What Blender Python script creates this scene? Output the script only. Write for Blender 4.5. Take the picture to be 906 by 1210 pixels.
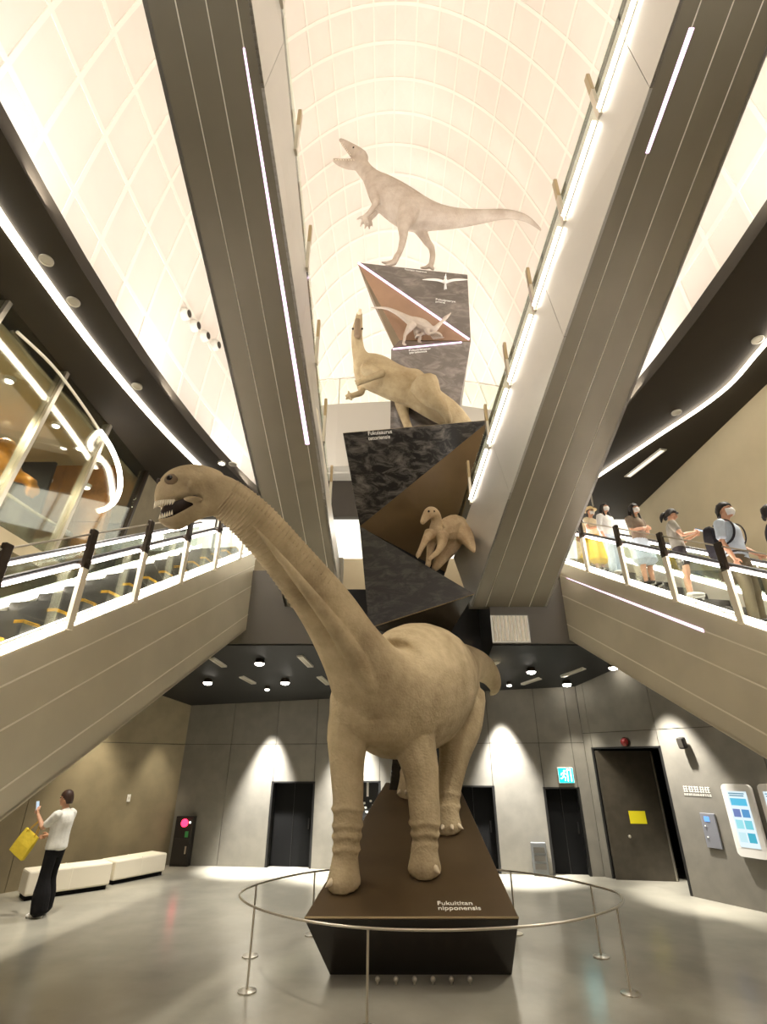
import bpy, bmesh, math, random
from mathutils import Vector, Matrix
from math import sin, cos, pi, radians, sqrt, exp
V = Vector
random.seed(7)
sc = bpy.context.scene
for _o in list(bpy.data.objects):
    bpy.data.objects.remove(_o)

# ------------------------------------------------------------------ camera, world, lights, exposure
CAM_H, FPX, PITCH, CX, CY = 2.2, 600.0, radians(26), 453.0, 605.0
cam_d = bpy.data.cameras.new('camera')
cam_d.sensor_fit = 'VERTICAL'
cam_d.sensor_height = 36.0
cam_d.lens = FPX / 1210.0 * 36.0
cam_d.clip_end = 200
cam = bpy.data.objects.new('camera', cam_d)
cam.location = (0, 0, CAM_H)
cam.rotation_euler = (radians(90) + PITCH, 0, 0)
sc.collection.objects.link(cam)
sc.camera = cam

w = bpy.data.worlds.new('world')
sc.world = w
w.use_nodes = True
w.node_tree.nodes['Background'].inputs[0].default_value = (1.0, 0.88, 0.68, 1)
w.node_tree.nodes['Background'].inputs[1].default_value = 0.10

sc.view_settings.view_transform = 'Standard'
sc.view_settings.look = 'None'
sc.view_settings.gamma = 1.0
sc.view_settings.use_curve_mapping = False
sc.view_settings.exposure = 0.0
sc.cycles.use_denoising = True
sc.cycles.max_bounces = 7
sc.cycles.diffuse_bounces = 4
sc.cycles.sample_clamp_indirect = 6.0

COLL = sc.collection


def light(name, kind, loc, energy, color, target=None, **kw):
    d = bpy.data.lights.new(name, kind)
    d.energy = energy
    d.color = color
    for k, v in kw.items():
        setattr(d, k, v)
    o = bpy.data.objects.new(name, d)
    o.location = loc
    if target is not None:
        o.rotation_euler = (V(target) - V(loc)).to_track_quat('-Z', 'Y').to_euler()
    COLL.objects.link(o)
    return o


WARM = (1.0, 0.94, 0.82)
DOMEW = (1.0, 0.958, 0.935)
# cove uplights standing on the ledge behind the oval ring: they light the dome
for i, (x, y, e) in enumerate([(-5.35, 0, 350), (-5.45, 4.5, 410), (-5.3, 9, 395), (-4.6, 13, 350),
                               (6.15, 0, 350), (6.25, 4.5, 410), (6.1, 9, 395), (5.4, 13, 350)]):
    light('cove_uplight', 'AREA', (x, y, 9.86), e, DOMEW, (x + (0.4 - x) * 0.45, y, 14.0), shape='RECTANGLE', size=0.5, size_y=3.4)
light('cove_uplight', 'AREA', (0.4, -6.6, 9.9), 500, DOMEW, (0.4, -3.0, 15), shape='RECTANGLE', size=4.0, size_y=0.6)
light('cove_uplight', 'AREA', (0.4, 16.6, 12.3), 300, DOMEW, (0.4, 15.5, 18), shape='RECTANGLE', size=5.0, size_y=0.5)
# wall washers recessed in the ceiling under the landing
for (x, y, z, tx, ty, e, ang) in [(-2.82, 13.42, 3.55, -2.84, 13.78, 3600, 48), (-0.72, 13.05, 3.6, -0.78, 13.4, 3600, 56),
                                  (2.74, 12.68, 3.7, 2.80, 13.03, 3600, 50), (0.9, 12.9, 3.6, 0.9, 13.2, 300, 50)]:
    light('wall_washer', 'SPOT', (x, y, z), e, (1.0, 0.97, 0.92), (tx, ty, 0.0), spot_size=radians(ang), spot_blend=0.8, shadow_soft_size=0.06)
light('wall_washer', 'SPOT', (5.0, 10.6, 3.9), 1300, (1.0, 0.95, 0.87), (5.75, 10.9, 0.9), spot_size=radians(50), spot_blend=0.6, shadow_soft_size=0.06)
light('wall_washer', 'SPOT', (5.6, 9.3, 3.9), 500, (1.0, 0.95, 0.87), (6.2, 9.5, 0.7), spot_size=radians(60), spot_blend=0.8, shadow_soft_size=0.06)
light('wall_washer', 'SPOT', (4.1, 12.1, 3.8), 420, (1.0, 0.94, 0.82), (4.6, 12.8, 0.6), spot_size=radians(50), spot_blend=0.7, shadow_soft_size=0.06)
light('wall_washer', 'SPOT', (-5.8, 11.9, 3.75), 430, (1.0, 0.90, 0.70), (-6.1, 12.3, 0.6), spot_size=radians(56), spot_blend=0.8, shadow_soft_size=0.08)
light('wall_washer', 'SPOT', (-4.95, 13.2, 3.5), 240, (1.0, 0.91, 0.72), (-5.35, 13.6, 0.5), spot_size=radians(46), spot_blend=0.8, shadow_soft_size=0.08)
# fill spots added along the oval ring, near its recessed lamps
for (x, y, z, e, tx) in [(-5.05, 5.2, 9.4, 2100, -4.2), (-5.0, 8.1, 9.4, 2300, -4.0), (-5.2, 1.0, 9.4, 500, -4.6), (6.4, 8.9, 9.4, 1300, 4.2), (6.7, 6.8, 9.4, 1300, 4.4), (5.9, 1.0, 9.4, 500, 5.0), (-3.9, 11.1, 9.4, 900, -3.6)]:
    light('ring_fill_spot', 'SPOT', (x, y, z), e, WARM, (tx, y + 1.0, 0), spot_size=radians(52), spot_blend=0.7, shadow_soft_size=0.15)
# spots added without fixtures to brighten the body of the large dinosaur
light('body_fill_spot', 'SPOT', (2.45, 5.3, 8.9), 620, (1.0, 0.93, 0.80), (0.8, 8.6, 3.4), spot_size=radians(30), spot_blend=0.6, shadow_soft_size=0.12)
light('body_fill_spot', 'SPOT', (-4.6, 9.6, 9.35), 500, (1.0, 0.93, 0.80), (-0.3, 8.2, 2.2), spot_size=radians(22), spot_blend=0.6, shadow_soft_size=0.12)
for (x, y, z, e) in [(-1.9, 11.4, 3.95, 420), (2.3, 11.3, 3.95, 420), (4.0, 11.4, 3.95, 330), (-3.4, 11.3, 3.95, 420)]:
    light('landing_downlight', 'SPOT', (x, y, z), e, (1.0, 0.96, 0.9), (x, y - 0.4, 0), spot_size=radians(95), spot_blend=0.6, shadow_soft_size=0.06)
# lamps of the gallery behind the glass, of the passage and of the foyer above the landing
for (x, y, e) in [(-8.2, 7.4, 750), (-8.6, 9.6, 750), (-8.6, 12.2, 800), (-9.6, 5.0, 750)]:
    light('gallery_downlight', 'SPOT', (x, y, 9.1), e, (1.0, 0.90, 0.70), (x, y + 0.6, 0), spot_size=radians(130), spot_blend=0.7, shadow_soft_size=0.1)
light('foyer_lamp', 'POINT', (0.4, 14.6, 8.9), 90, (1.0, 0.92, 0.8), shadow_soft_size=0.3)


# ------------------------------------------------------------------ helpers
def ray(px, py):
    u = (px - CX) / FPX
    v = (py - CY) / FPX
    return V((u, cos(PITCH) + v * sin(PITCH), sin(PITCH) - v * cos(PITCH)))


def at(px, py, Y):
    r = ray(px, py)
    t = Y / r.y
    return V((r.x * t, Y, CAM_H + r.z * t))


def atz(px, py, z):
    r = ray(px, py)
    t = (z - CAM_H) / r.z
    return V((r.x * t, r.y * t, z))


def onplane(px, py, p, n):
    r = ray(px, py)
    o = V((0, 0, CAM_H))
    return o + r * ((V(p) - o).dot(n) / r.dot(n))


def axial(p):
    return p[1] * cos(PITCH) + (p[2] - CAM_H) * sin(PITCH)


def mpp(p):
    """metres that one pixel spans at point p"""
    return axial(p) / FPX


def lin(c):
    return tuple(((x / 255.0) / 12.92 if x / 255.0 <= 0.04045 else ((x / 255.0 + 0.055) / 1.055) ** 2.4) for x in c)


MATS = {}


def mat(name, rgb, rough=0.5, metal=0.0, var=0.0, vscale=4.0, bump=0.0, bscale=30.0, emit=0.0, ecol=None, spec=0.5, vcol=None, coat=0.0, detail=4.0):
    m = bpy.data.materials.new(name)
    m.use_nodes = True
    nt = m.node_tree
    b = nt.nodes['Principled BSDF']
    col = lin(rgb)
    b.inputs['Base Color'].default_value = (*col, 1)
    b.inputs['Roughness'].default_value = rough
    b.inputs['Metallic'].default_value = metal
    b.inputs['Specular IOR Level'].default_value = spec
    b.inputs['Coat Weight'].default_value = coat
    tc = nt.nodes.new('ShaderNodeTexCoord')
    if var > 0:
        n = nt.nodes.new('ShaderNodeTexNoise')
        n.inputs['Scale'].default_value = vscale
        n.inputs['Detail'].default_value = detail
        nt.links.new(tc.outputs['Object'], n.inputs['Vector'])
        r = nt.nodes.new('ShaderNodeValToRGB')
        c2 = lin(vcol) if vcol else tuple(x * (1 - var) for x in col)
        c1 = tuple(min(1, x * (1 + var * 0.6)) for x in col) if not vcol else col
        r.color_ramp.elements[0].position = 0.36
        r.color_ramp.elements[0].color = (*c2, 1)
        r.color_ramp.elements[1].position = 0.64
        r.color_ramp.elements[1].color = (*c1, 1)
        nt.links.new(n.outputs['Fac'], r.inputs['Fac'])
        nt.links.new(r.outputs['Color'], b.inputs['Base Color'])
    if bump > 0:
        n2 = nt.nodes.new('ShaderNodeTexNoise')
        n2.inputs['Scale'].default_value = bscale
        n2.inputs['Detail'].default_value = 6
        nt.links.new(tc.outputs['Object'], n2.inputs['Vector'])
        bp = nt.nodes.new('ShaderNodeBump')
        bp.inputs['Strength'].default_value = bump
        bp.inputs['Distance'].default_value = 0.02
        nt.links.new(n2.outputs['Fac'], bp.inputs['Height'])
        nt.links.new(bp.outputs['Normal'], b.inputs['Normal'])
    if emit > 0:
        b.inputs['Emission Color'].default_value = (*(ecol or col), 1)
        b.inputs['Emission Strength'].default_value = emit
    MATS[name] = m
    return m


def hide_mat(name, rgb, rgb2, scale=2.2):
    """matt resin dinosaur skin: mottled colour, pebbly scales, wrinkle folds"""
    m = mat(name, rgb, rough=0.82, spec=0.25)
    nt = m.node_tree
    b = nt.nodes['Principled BSDF']
    tc = nt.nodes.new('ShaderNodeTexCoord')
    n = nt.nodes.new('ShaderNodeTexNoise')
    n.inputs['Scale'].default_value = scale
    n.inputs['Detail'].default_value = 8
    n.inputs['Roughness'].default_value = 0.65
    r = nt.nodes.new('ShaderNodeValToRGB')
    r.color_ramp.elements[0].position = 0.34
    r.color_ramp.elements[1].position = 0.66
    r.color_ramp.elements[0].color = (*lin(rgb2), 1)
    r.color_ramp.elements[1].color = (*lin(rgb), 1)
    nt.links.new(tc.outputs['Object'], n.inputs['Vector'])
    nt.links.new(n.outputs['Fac'], r.inputs['Fac'])
    nt.links.new(r.outputs['Color'], b.inputs['Base Color'])
    vo = nt.nodes.new('ShaderNodeTexVoronoi')
    vo.inputs['Scale'].default_value = scale * 22
    nt.links.new(tc.outputs['Object'], vo.inputs['Vector'])
    wv = nt.nodes.new('ShaderNodeTexNoise')
    wv.inputs['Scale'].default_value = scale * 5
    wv.inputs['Detail'].default_value = 7
    wv.inputs['Distortion'].default_value = 1.5
    nt.links.new(tc.outputs['Object'], wv.inputs['Vector'])
    b1 = nt.nodes.new('ShaderNodeBump')
    b1.inputs['Strength'].default_value = 0.35
    b1.inputs['Distance'].default_value = 0.012
    nt.links.new(vo.outputs['Distance'], b1.inputs['Height'])
    b2 = nt.nodes.new('ShaderNodeBump')
    b2.inputs['Strength'].default_value = 0.5
    b2.inputs['Distance'].default_value = 0.03
    nt.links.new(wv.outputs['Fac'], b2.inputs['Height'])
    nt.links.new(b1.outputs['Normal'], b2.inputs['Normal'])
    nt.links.new(b2.outputs['Normal'], b.inputs['Normal'])
    return m


def glass_mat(name, tint=(0.93, 0.97, 0.93), refl=0.10):
    m = bpy.data.materials.new(name)
    m.use_nodes = True
    nt = m.node_tree
    nt.nodes.clear()
    out = nt.nodes.new('ShaderNodeOutputMaterial')
    tr = nt.nodes.new('ShaderNodeBsdfTransparent')
    tr.inputs[0].default_value = (*tint, 1)
    gl = nt.nodes.new('ShaderNodeBsdfGlossy')
    gl.inputs['Roughness'].default_value = 0.04
    lw = nt.nodes.new('ShaderNodeLayerWeight')
    lw.inputs[0].default_value = 0.25
    mp = nt.nodes.new('ShaderNodeMapRange')
    mp.inputs['To Min'].default_value = refl * 0.4
    mp.inputs['To Max'].default_value = refl * 4
    mx = nt.nodes.new('ShaderNodeMixShader')
    nt.links.new(lw.outputs['Fresnel'], mp.inputs['Value'])
    nt.links.new(mp.outputs['Result'], mx.inputs[0])
    nt.links.new(tr.outputs[0], mx.inputs[1])
    nt.links.new(gl.outputs[0], mx.inputs[2])
    nt.links.new(mx.outputs[0], out.inputs[0])
    MATS[name] = m
    return m


def led_mat(name, rgb, strength):
    return mat(name, (20, 20, 20), emit=strength, ecol=rgb)


ORG = {}


def thing(name, label, cat, loc, group=None):
    o = bpy.data.objects.new(name, None)
    o.empty_display_size = 0.2
    o.location = loc
    COLL.objects.link(o)
    o['label'] = label
    o['category'] = cat
    if group:
        o['group'] = group
    ORG[o.name] = V(loc)
    return o


def tag(o, label, cat, group=None):
    o['label'] = label
    o['category'] = cat
    if group:
        o['group'] = group
    return o


def struct(o):
    o['kind'] = 'structure'
    return o


def catmull(a, b, c, d, t):
    t2, t3 = t * t, t * t * t
    return 0.5 * (2 * b + (c - a) * t + (2 * a - 5 * b + 4 * c - d) * t2 + (3 * b - a - 3 * c + d) * t3)


def resample(rows, sub):
    """rows: lists of Vectors/floats; Catmull-Rom through them"""
    n = len(rows)
    if sub <= 1 or n < 3:
        return [list(r) for r in rows]
    out = []
    for i in range(n - 1):
        p0, p1, p2, p3 = rows[max(i - 1, 0)], rows[i], rows[i + 1], rows[min(i + 2, n - 1)]
        for k in range(sub):
            t = k / sub
            out.append([catmull(p0[j], p1[j], p2[j], p3[j], t) for j in range(len(p1))])
    out.append(list(rows[-1]))
    return out


class MB:
    def __init__(s):
        s.v, s.f = [], []

    def add(s, vs, fs):
        o = len(s.v)
        s.v += [V(x) for x in vs]
        s.f += [tuple(i + o for i in f) for f in fs]
        return s

    def hexa(s, p):
        """8 corners: 4 bottom ccw, 4 top ccw"""
        return s.add(p, [(3, 2, 1, 0), (4, 5, 6, 7), (0, 1, 5, 4), (1, 2, 6, 5), (2, 3, 7, 6), (3, 0, 4, 7)])

    def box(s, c, d, M=None):
        c = V(c)
        pts = []
        for z in (-1, 1):
            for x, y in ((-1, -1), (1, -1), (1, 1), (-1, 1)):
                q = V((x * d[0] / 2, y * d[1] / 2, z * d[2] / 2))
                if M is not None:
                    q = M @ q
                pts.append(c + q)
        return s.hexa(pts)

    def prism(s, poly, ext):
        n = len(poly)
        ext = V(ext)
        vs = [V(p) for p in poly] + [V(p) + ext for p in poly]
        fs = [tuple(range(n - 1, -1, -1)), tuple(range(n, 2 * n))]
        fs += [(i, (i + 1) % n, n + (i + 1) % n, n + i) for i in range(n)]
        return s.add(vs, fs)

    def rings(s, rings, caps=True):
        n = len(rings[0])
        o = []
        for r in rings:
            o += r
        fs = []
        for i in range(len(rings) - 1):
            for k in range(n):
                a, b = i * n + k, i * n + (k + 1) % n
                fs.append((a, b, b + n, a + n))
        if caps:
            fs.append(tuple(range(n - 1, -1, -1)))
            m = (len(rings) - 1) * n
            fs.append(tuple(range(m, m + n)))
        return s.add(o, fs)

    def loft(s, secs, sub=4, n=14, power=1.0, round_ends=True):
        """secs: (centre, half vector A, half vector B) per section"""
        rows = resample(secs, sub)
        rs = []

        def ring(c, a, b, k=1.0):
            return [c + a * (k * cos(2 * pi * j / n)) + b * (k * sin(2 * pi * j / n)) for j in range(n)]
        if round_ends and len(rows) > 1:
            d = (rows[0][0] - rows[1][0])
            d = d.normalized() if d.length > 1e-9 else V((0, 0, 0))
            e = min(rows[0][1].length, rows[0][2].length) * 0.5
            rs.append(ring(rows[0][0] + d * e, rows[0][1], rows[0][2], 0.55))
        for c, a, b in rows:
            rs.append(ring(c, a, b))
        if round_ends and len(rows) > 1:
            d = (rows[-1][0] - rows[-2][0])
            d = d.normalized() if d.length > 1e-9 else V((0, 0, 0))
            e = min(rows[-1][1].length, rows[-1][2].length) * 0.5
            rs.append(ring(rows[-1][0] + d * e, rows[-1][1], rows[-1][2], 0.55))
        return s.rings(rs)

    def tube(s, pts, rad, n=10, sub=1, up=V((0, 0, 1)), flat=None, round_ends=False):
        """round or elliptical tube along pts; rad: number, list, or list of (side, up)"""
        pts = [V(p) for p in pts]
        m = len(pts)
        rr = []
        for i in range(m):
            r = rad[i] if isinstance(rad, (list, tuple)) else rad
            rr.append(r if isinstance(r, (list, tuple)) else (r, r))
        rows = resample([[p, r[0], r[1]] for p, r in zip(pts, rr)], sub)
        secs = []
        pb = None
        for i, (p, ra, rb) in enumerate(rows):
            t = rows[min(i + 1, len(rows) - 1)][0] - rows[max(i - 1, 0)][0]
            t = t.normalized() if t.length > 1e-9 else V((0, 0, 1))
            if pb is None:
                b = up - t * up.dot(t)
                if b.length < 0.05:
                    b = V((0, 1, 0)) - t * t.y
                    if b.length < 0.05:
                        b = V((1, 0, 0)) - t * t.x
            else:
                b = pb - t * pb.dot(t)
            b.normalize()
            pb = b
            secs.append([p, t.cross(b) * max(ra, 1e-4), b * max(rb, 1e-4)])
        return s.loft(secs, 1, n, round_ends=round_ends)

    def ball(s, c, r, n=14, m=9, M=None):
        c = V(c)
        r = (r, r, r) if not isinstance(r, (tuple, list)) else r
        rs = []
        for i in range(1, m):
            th = pi * i / m
            ring = []
            for k in range(n):
                ph = 2 * pi * k / n
                q = V((r[0] * sin(th) * cos(ph), r[1] * sin(th) * sin(ph), -r[2] * cos(th)))
                if M is not None:
                    q = M @ q
                ring.append(c + q)
            rs.append(ring)
        return s.rings(rs)

    def cyl(s, a, b, r, n=16, r2=None):
        return s.tube([a, b], [r, r if r2 is None else r2], n)

    def hull(s, pts):
        bm = bmesh.new()
        for p in pts:
            bm.verts.new(p)
        bmesh.ops.convex_hull(bm, input=bm.verts)
        bm.verts.index_update()
        for v in [v for v in bm.verts if not v.link_faces]:
            bm.verts.remove(v)
        bm.verts.index_update()
        s.add([v.co.copy() for v in bm.verts], [tuple(v.index for v in f.verts) for f in bm.faces])
        bm.free()
        return s

    def mesh(s, name, org):
        me = bpy.data.meshes.new(name)
        me.from_pydata([tuple(v - org) for v in s.v], [], s.f)
        bm = bmesh.new()
        bm.from_mesh(me)
        bmesh.ops.recalc_face_normals(bm, faces=bm.faces)
        bm.to_mesh(me)
        bm.free()
        return me

    def build(s, name, m, parent=None, smooth=False, label=None, bevel=0.0, voxel=0.0, sm=4, carve=()):
        if parent is not None:
            org = ORG[parent.name]
        else:
            lo = V((min(v.x for v in s.v), min(v.y for v in s.v), min(v.z for v in s.v)))
            hi = V((max(v.x for v in s.v), max(v.y for v in s.v), max(v.z for v in s.v)))
            org = V(((lo.x + hi.x) / 2, (lo.y + hi.y) / 2, lo.z))
        me = s.mesh(name, org)
        if voxel > 0:
            me = remeshed(me, voxel, sm)
            me.name = name
            smooth = True
            for (c, r, dep_) in carve:      # press hollows into the skin
                cl = V(c) - org
                nrm = [(v.index, v.normal.copy()) for v in me.vertices if (v.co - cl).length < r]
                for i, nn in nrm:
                    v = me.vertices[i]
                    v.co -= nn * (dep_ * (1 - ((v.co - cl).length / r) ** 2) ** 2)
        me.materials.append(m)
        if smooth:
            me.polygons.foreach_set('use_smooth', [True] * len(me.polygons))
        o = bpy.data.objects.new(name, me)
        COLL.objects.link(o)
        if parent is not None:
            o.parent = parent
        else:
            o.location = org
        ORG[o.name] = org
        if bevel > 0:
            b = o.modifiers.new('bevel', 'BEVEL')
            b.width = bevel
            b.segments = 2
            b.limit_method = 'ANGLE'
        if label:
            o['label'] = label
        return o


_tmp_scene = None


def remeshed(me, voxel, sm):
    """one continuous skin over overlapping closed lofts"""
    global _tmp_scene
    if _tmp_scene is None:
        _tmp_scene = bpy.data.scenes.new('sculpt_bench')
    o = bpy.data.objects.new('clay', me)
    _tmp_scene.collection.objects.link(o)
    r = o.modifiers.new('r', 'REMESH')
    r.mode = 'VOXEL'
    r.voxel_size = voxel
    if sm:
        k = o.modifiers.new('s', 'SMOOTH')
        k.factor = 0.5
        k.iterations = sm
    vl = _tmp_scene.view_layers[0]
    vl.update()
    dg = vl.depsgraph
    dg.update()
    out = bpy.data.meshes.new_from_object(o.evaluated_get(dg))
    bpy.data.objects.remove(o)
    return out


def text(body, p, xd, yd, width, m, parent, name='lettering', lift=0.006, height=None, align='LEFT'):
    """raised lettering: left end of the first baseline at p, running along xd"""
    global _tmp_scene
    if _tmp_scene is None:
        _tmp_scene = bpy.data.scenes.new('sculpt_bench')
    c = bpy.data.curves.new(name, 'FONT')
    c.body = body
    c.extrude = 0.02
    c.offset = 0.006
    c.space_line = 0.9
    c.align_x = align
    o = bpy.data.objects.new(name, c)
    _tmp_scene.collection.objects.link(o)
    vl = _tmp_scene.view_layers[0]
    vl.update()
    me = bpy.data.meshes.new_from_object(o.evaluated_get(vl.depsgraph))
    bpy.data.objects.remove(o)
    if not me.vertices:
        return None
    xs = [v.co.x for v in me.vertices]
    ys = [v.co.y for v in me.vertices]
    k = width / (max(xs) - min(xs))
    ky = k if height is None else height / (max(ys) - min(ys))
    xd, yd = V(xd).normalized(), V(yd).normalized()
    nn = xd.cross(yd).normalized()
    org = ORG[parent.name]
    x0 = min(xs)
    for v in me.vertices:
        q = V(p) + xd * ((v.co.x - x0) * k) + yd * (v.co.y * ky) + nn * (lift + v.co.z * k)
        v.co = q - org
    me.materials.append(m)
    me.name = name
    ob = bpy.data.objects.new(name, me)
    COLL.objects.link(ob)
    ob.parent = parent
    ORG[ob.name] = org
    return ob


# ------------------------------------------------------------------ materials
M_floor = mat('polished_concrete', (164, 160, 146), rough=0.2, var=0.22, vscale=0.7, bump=0.04, bscale=3, spec=0.5, detail=8)
M_wall = mat('grey_wall_panel', (122, 118, 108), rough=0.75, var=0.10, vscale=3, bump=0.08, bscale=60)
M_wallwarm = mat('warm_grey_wall', (136, 124, 98), rough=0.75, var=0.10, vscale=2.5, bump=0.08, bscale=60)
M_joint = mat('joint_dark_grey', (70, 66, 58), rough=0.9)  # dark grey of the joint backing, vents and speaker grille
M_black = mat('black_lining', (7, 7, 7), rough=0.85, spec=0.2)
M_blackdoor = mat('black_door', (16, 15, 13), rough=0.6)
M_darkdoor = mat('dark_bronze_door', (74, 68, 57), rough=0.45, metal=0.2, var=0.15, vscale=6)
M_soffit = mat('dark_brown_soffit', (46, 39, 27), rough=0.7, var=0.06, vscale=2)
M_under = mat('landing_soffit', (23, 23, 21), rough=0.6)
M_fascia = mat('warm_grey_cladding', (220, 213, 190), rough=0.38, metal=0.3, var=0.05, vscale=1.5)
M_beam = mat('shaded_cladding', (138, 131, 113), rough=0.36, metal=0.35, var=0.06, vscale=1.4)  # darker copy of the cladding paint, with the underside's shade in it
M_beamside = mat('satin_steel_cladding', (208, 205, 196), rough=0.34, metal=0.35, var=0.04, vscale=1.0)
M_seam = mat('pale_joint_strip', (252, 246, 228), rough=0.4)  # near-white also stands in for the gleam along cladding joints
M_dome = mat('dome_rib_white', (250, 246, 234), rough=0.9)
M_domepanel = mat('dome_panel_cream', (242, 233, 222), rough=0.9, var=0.03, vscale=0.6)
M_beige = mat('beige_plaster', (196, 182, 150), rough=0.8, var=0.04, vscale=1.5)
M_balc = mat('grey_balcony_panel', (176, 170, 156), rough=0.7)
M_landf = mat('dark_landing_front', (98, 94, 84), rough=0.6)
M_pale = mat('pale_grey_panel', (214, 210, 198), rough=0.6)
M_steel = mat('brushed_steel', (205, 198, 182), rough=0.3, metal=0.8)
M_postlow = mat('lit_post_steel', (240, 232, 208), rough=0.4, metal=0.1)  # pale colour stands in for the rail light on the steel
M_cap = mat('dark_post_cap', (58, 48, 38), rough=0.4, metal=0.4)
M_rubber = mat('black_rubber_handrail', (26, 24, 22), rough=0.45)
M_step = mat('grooved_step', (70, 66, 60), rough=0.5, metal=0.5)
M_yellow = mat('yellow_step_edge', (246, 186, 40), rough=0.5)
M_skirt = mat('white_skirt_panel', (244, 238, 224), rough=0.4)
M_glass = glass_mat('clear_glass')
M_gglass = glass_mat('gallery_glass', (0.90, 0.92, 0.86), 0.14)
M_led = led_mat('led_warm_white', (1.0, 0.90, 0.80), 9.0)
M_ledp = led_mat('led_pink_white', (1.0, 0.70, 0.99), 2.6)
M_ledr = led_mat('led_rose_white', (1.0, 0.88, 0.84), 20.0)
M_ledring = led_mat('led_ring', (1.0, 0.90, 0.76), 12.0)
M_spot = led_mat('lamp_lens', (1.0, 0.93, 0.82), 30.0)
M_plinth = mat('satin_black_plinth', (38, 32, 25), rough=0.27, var=0.2, vscale=2, spec=0.5)
M_plinthtop = mat('bronze_plinth_top', (92, 76, 54), rough=0.36, metal=0.25, var=0.12, vscale=1.5)
M_facetb = mat('bronze_facet', (104, 84, 54), rough=0.42, metal=0.3, var=0.12, vscale=1.5)
M_edge = mat('bronze_edge', (170, 152, 116), rough=0.3, metal=0.6)
M_white = mat('white_paint', (244, 242, 236), rough=0.5)
M_letter = mat('white_lettering', (250, 248, 240), rough=0.5)
M_hide = hide_mat('sauropod_hide', (202, 184, 148), (156, 138, 106), 1.3)
M_hide2 = hide_mat('pale_hide', (208, 196, 182), (182, 166, 150), 2.0)
M_hide3 = hide_mat('olive_hide', (190, 172, 136), (154, 134, 100), 2.0)
M_hide4 = hide_mat('buff_hide', (206, 184, 148), (176, 150, 116), 3.0)
M_mouth = mat('dark_mouth', (44, 30, 24), rough=0.5)
M_tooth = mat('tooth_ivory', (240, 230, 205), rough=0.4)
M_claw = mat('pale_claw', (222, 206, 176), rough=0.5)
M_eye = mat('dark_eye', (22, 16, 12), rough=0.12)
M_eyelid = mat('eye_ring', (120, 102, 76), rough=0.7)
M_skin = mat('skin', (214, 164, 132), rough=0.55, var=0.06, vscale=20)
M_hair = mat('black_hair', (30, 24, 20), rough=0.5, bump=0.3, bscale=120)
M_hairb = mat('brown_hair', (62, 38, 26), rough=0.5, bump=0.3, bscale=120)
M_maskc = mat('white_mask_cloth', (246, 244, 240), rough=0.8)


def fabric(name, rgb):
    return mat(name, rgb, rough=0.9, var=0.07, vscale=12, bump=0.25, bscale=25, spec=0.2)


# mottled printed rock pictures on the tower facets: flat print, so colour only
def print_mat(name, dark, light_, scale):
    m = mat(name, dark, rough=0.3, spec=0.5)
    nt = m.node_tree
    b = nt.nodes['Principled BSDF']
    tc = nt.nodes.new('ShaderNodeTexCoord')
    mp = nt.nodes.new('ShaderNodeMapping')
    mp.inputs['Scale'].default_value = (1.0, 1.0, 2.4)
    n = nt.nodes.new('ShaderNodeTexNoise')
    n.inputs['Scale'].default_value = scale
    n.inputs['Detail'].default_value = 9
    n.inputs['Roughness'].default_value = 0.72
    n.inputs['Distortion'].default_value = 0.8
    r = nt.nodes.new('ShaderNodeValToRGB')
    r.color_ramp.elements[0].position = 0.46
    r.color_ramp.elements[0].color = (*lin(dark), 1)
    r.color_ramp.elements[1].position = 0.84
    r.color_ramp.elements[1].color = (*lin(light_), 1)
    nt.links.new(tc.outputs['Object'], mp.inputs['Vector'])
    nt.links.new(mp.outputs[0], n.inputs['Vector'])
    nt.links.new(n.outputs['Fac'], r.inputs['Fac'])
    nt.links.new(r.outputs['Color'], b.inputs['Base Color'])
    return m


M_print = print_mat('rock_print_dark', (14, 13, 12), (92, 88, 80), 2.6)
M_print3 = print_mat('rock_print_scratched', (24, 22, 20), (150, 143, 134), 2.4)
M_print2 = print_mat('rock_print_grey', (104, 96, 88), (170, 160, 150), 1.8)

# ------------------------------------------------------------------ setting
Zr = 9.5                      # underside of the oval ring
RC = V((0.40, 5.8, 0))        # centre of the oval
RA, RB = 5.40, 13.2           # its half axes


def oval(th, d=0.0, z=Zr):
    return V((RC.x + (RA + d) * cos(th), RC.y + (RB + d) * sin(th), z))


# floor
mb = MB()
mb.hexa([(-13, -9, -0.2), (13, -9, -0.2), (13, 18, -0.2), (-13, 18, -0.2), (-13, -9, 0), (13, -9, 0), (13, 18, 0), (-13, 18, 0)])
floor = struct(mb.build('floor', M_floor))


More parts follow.
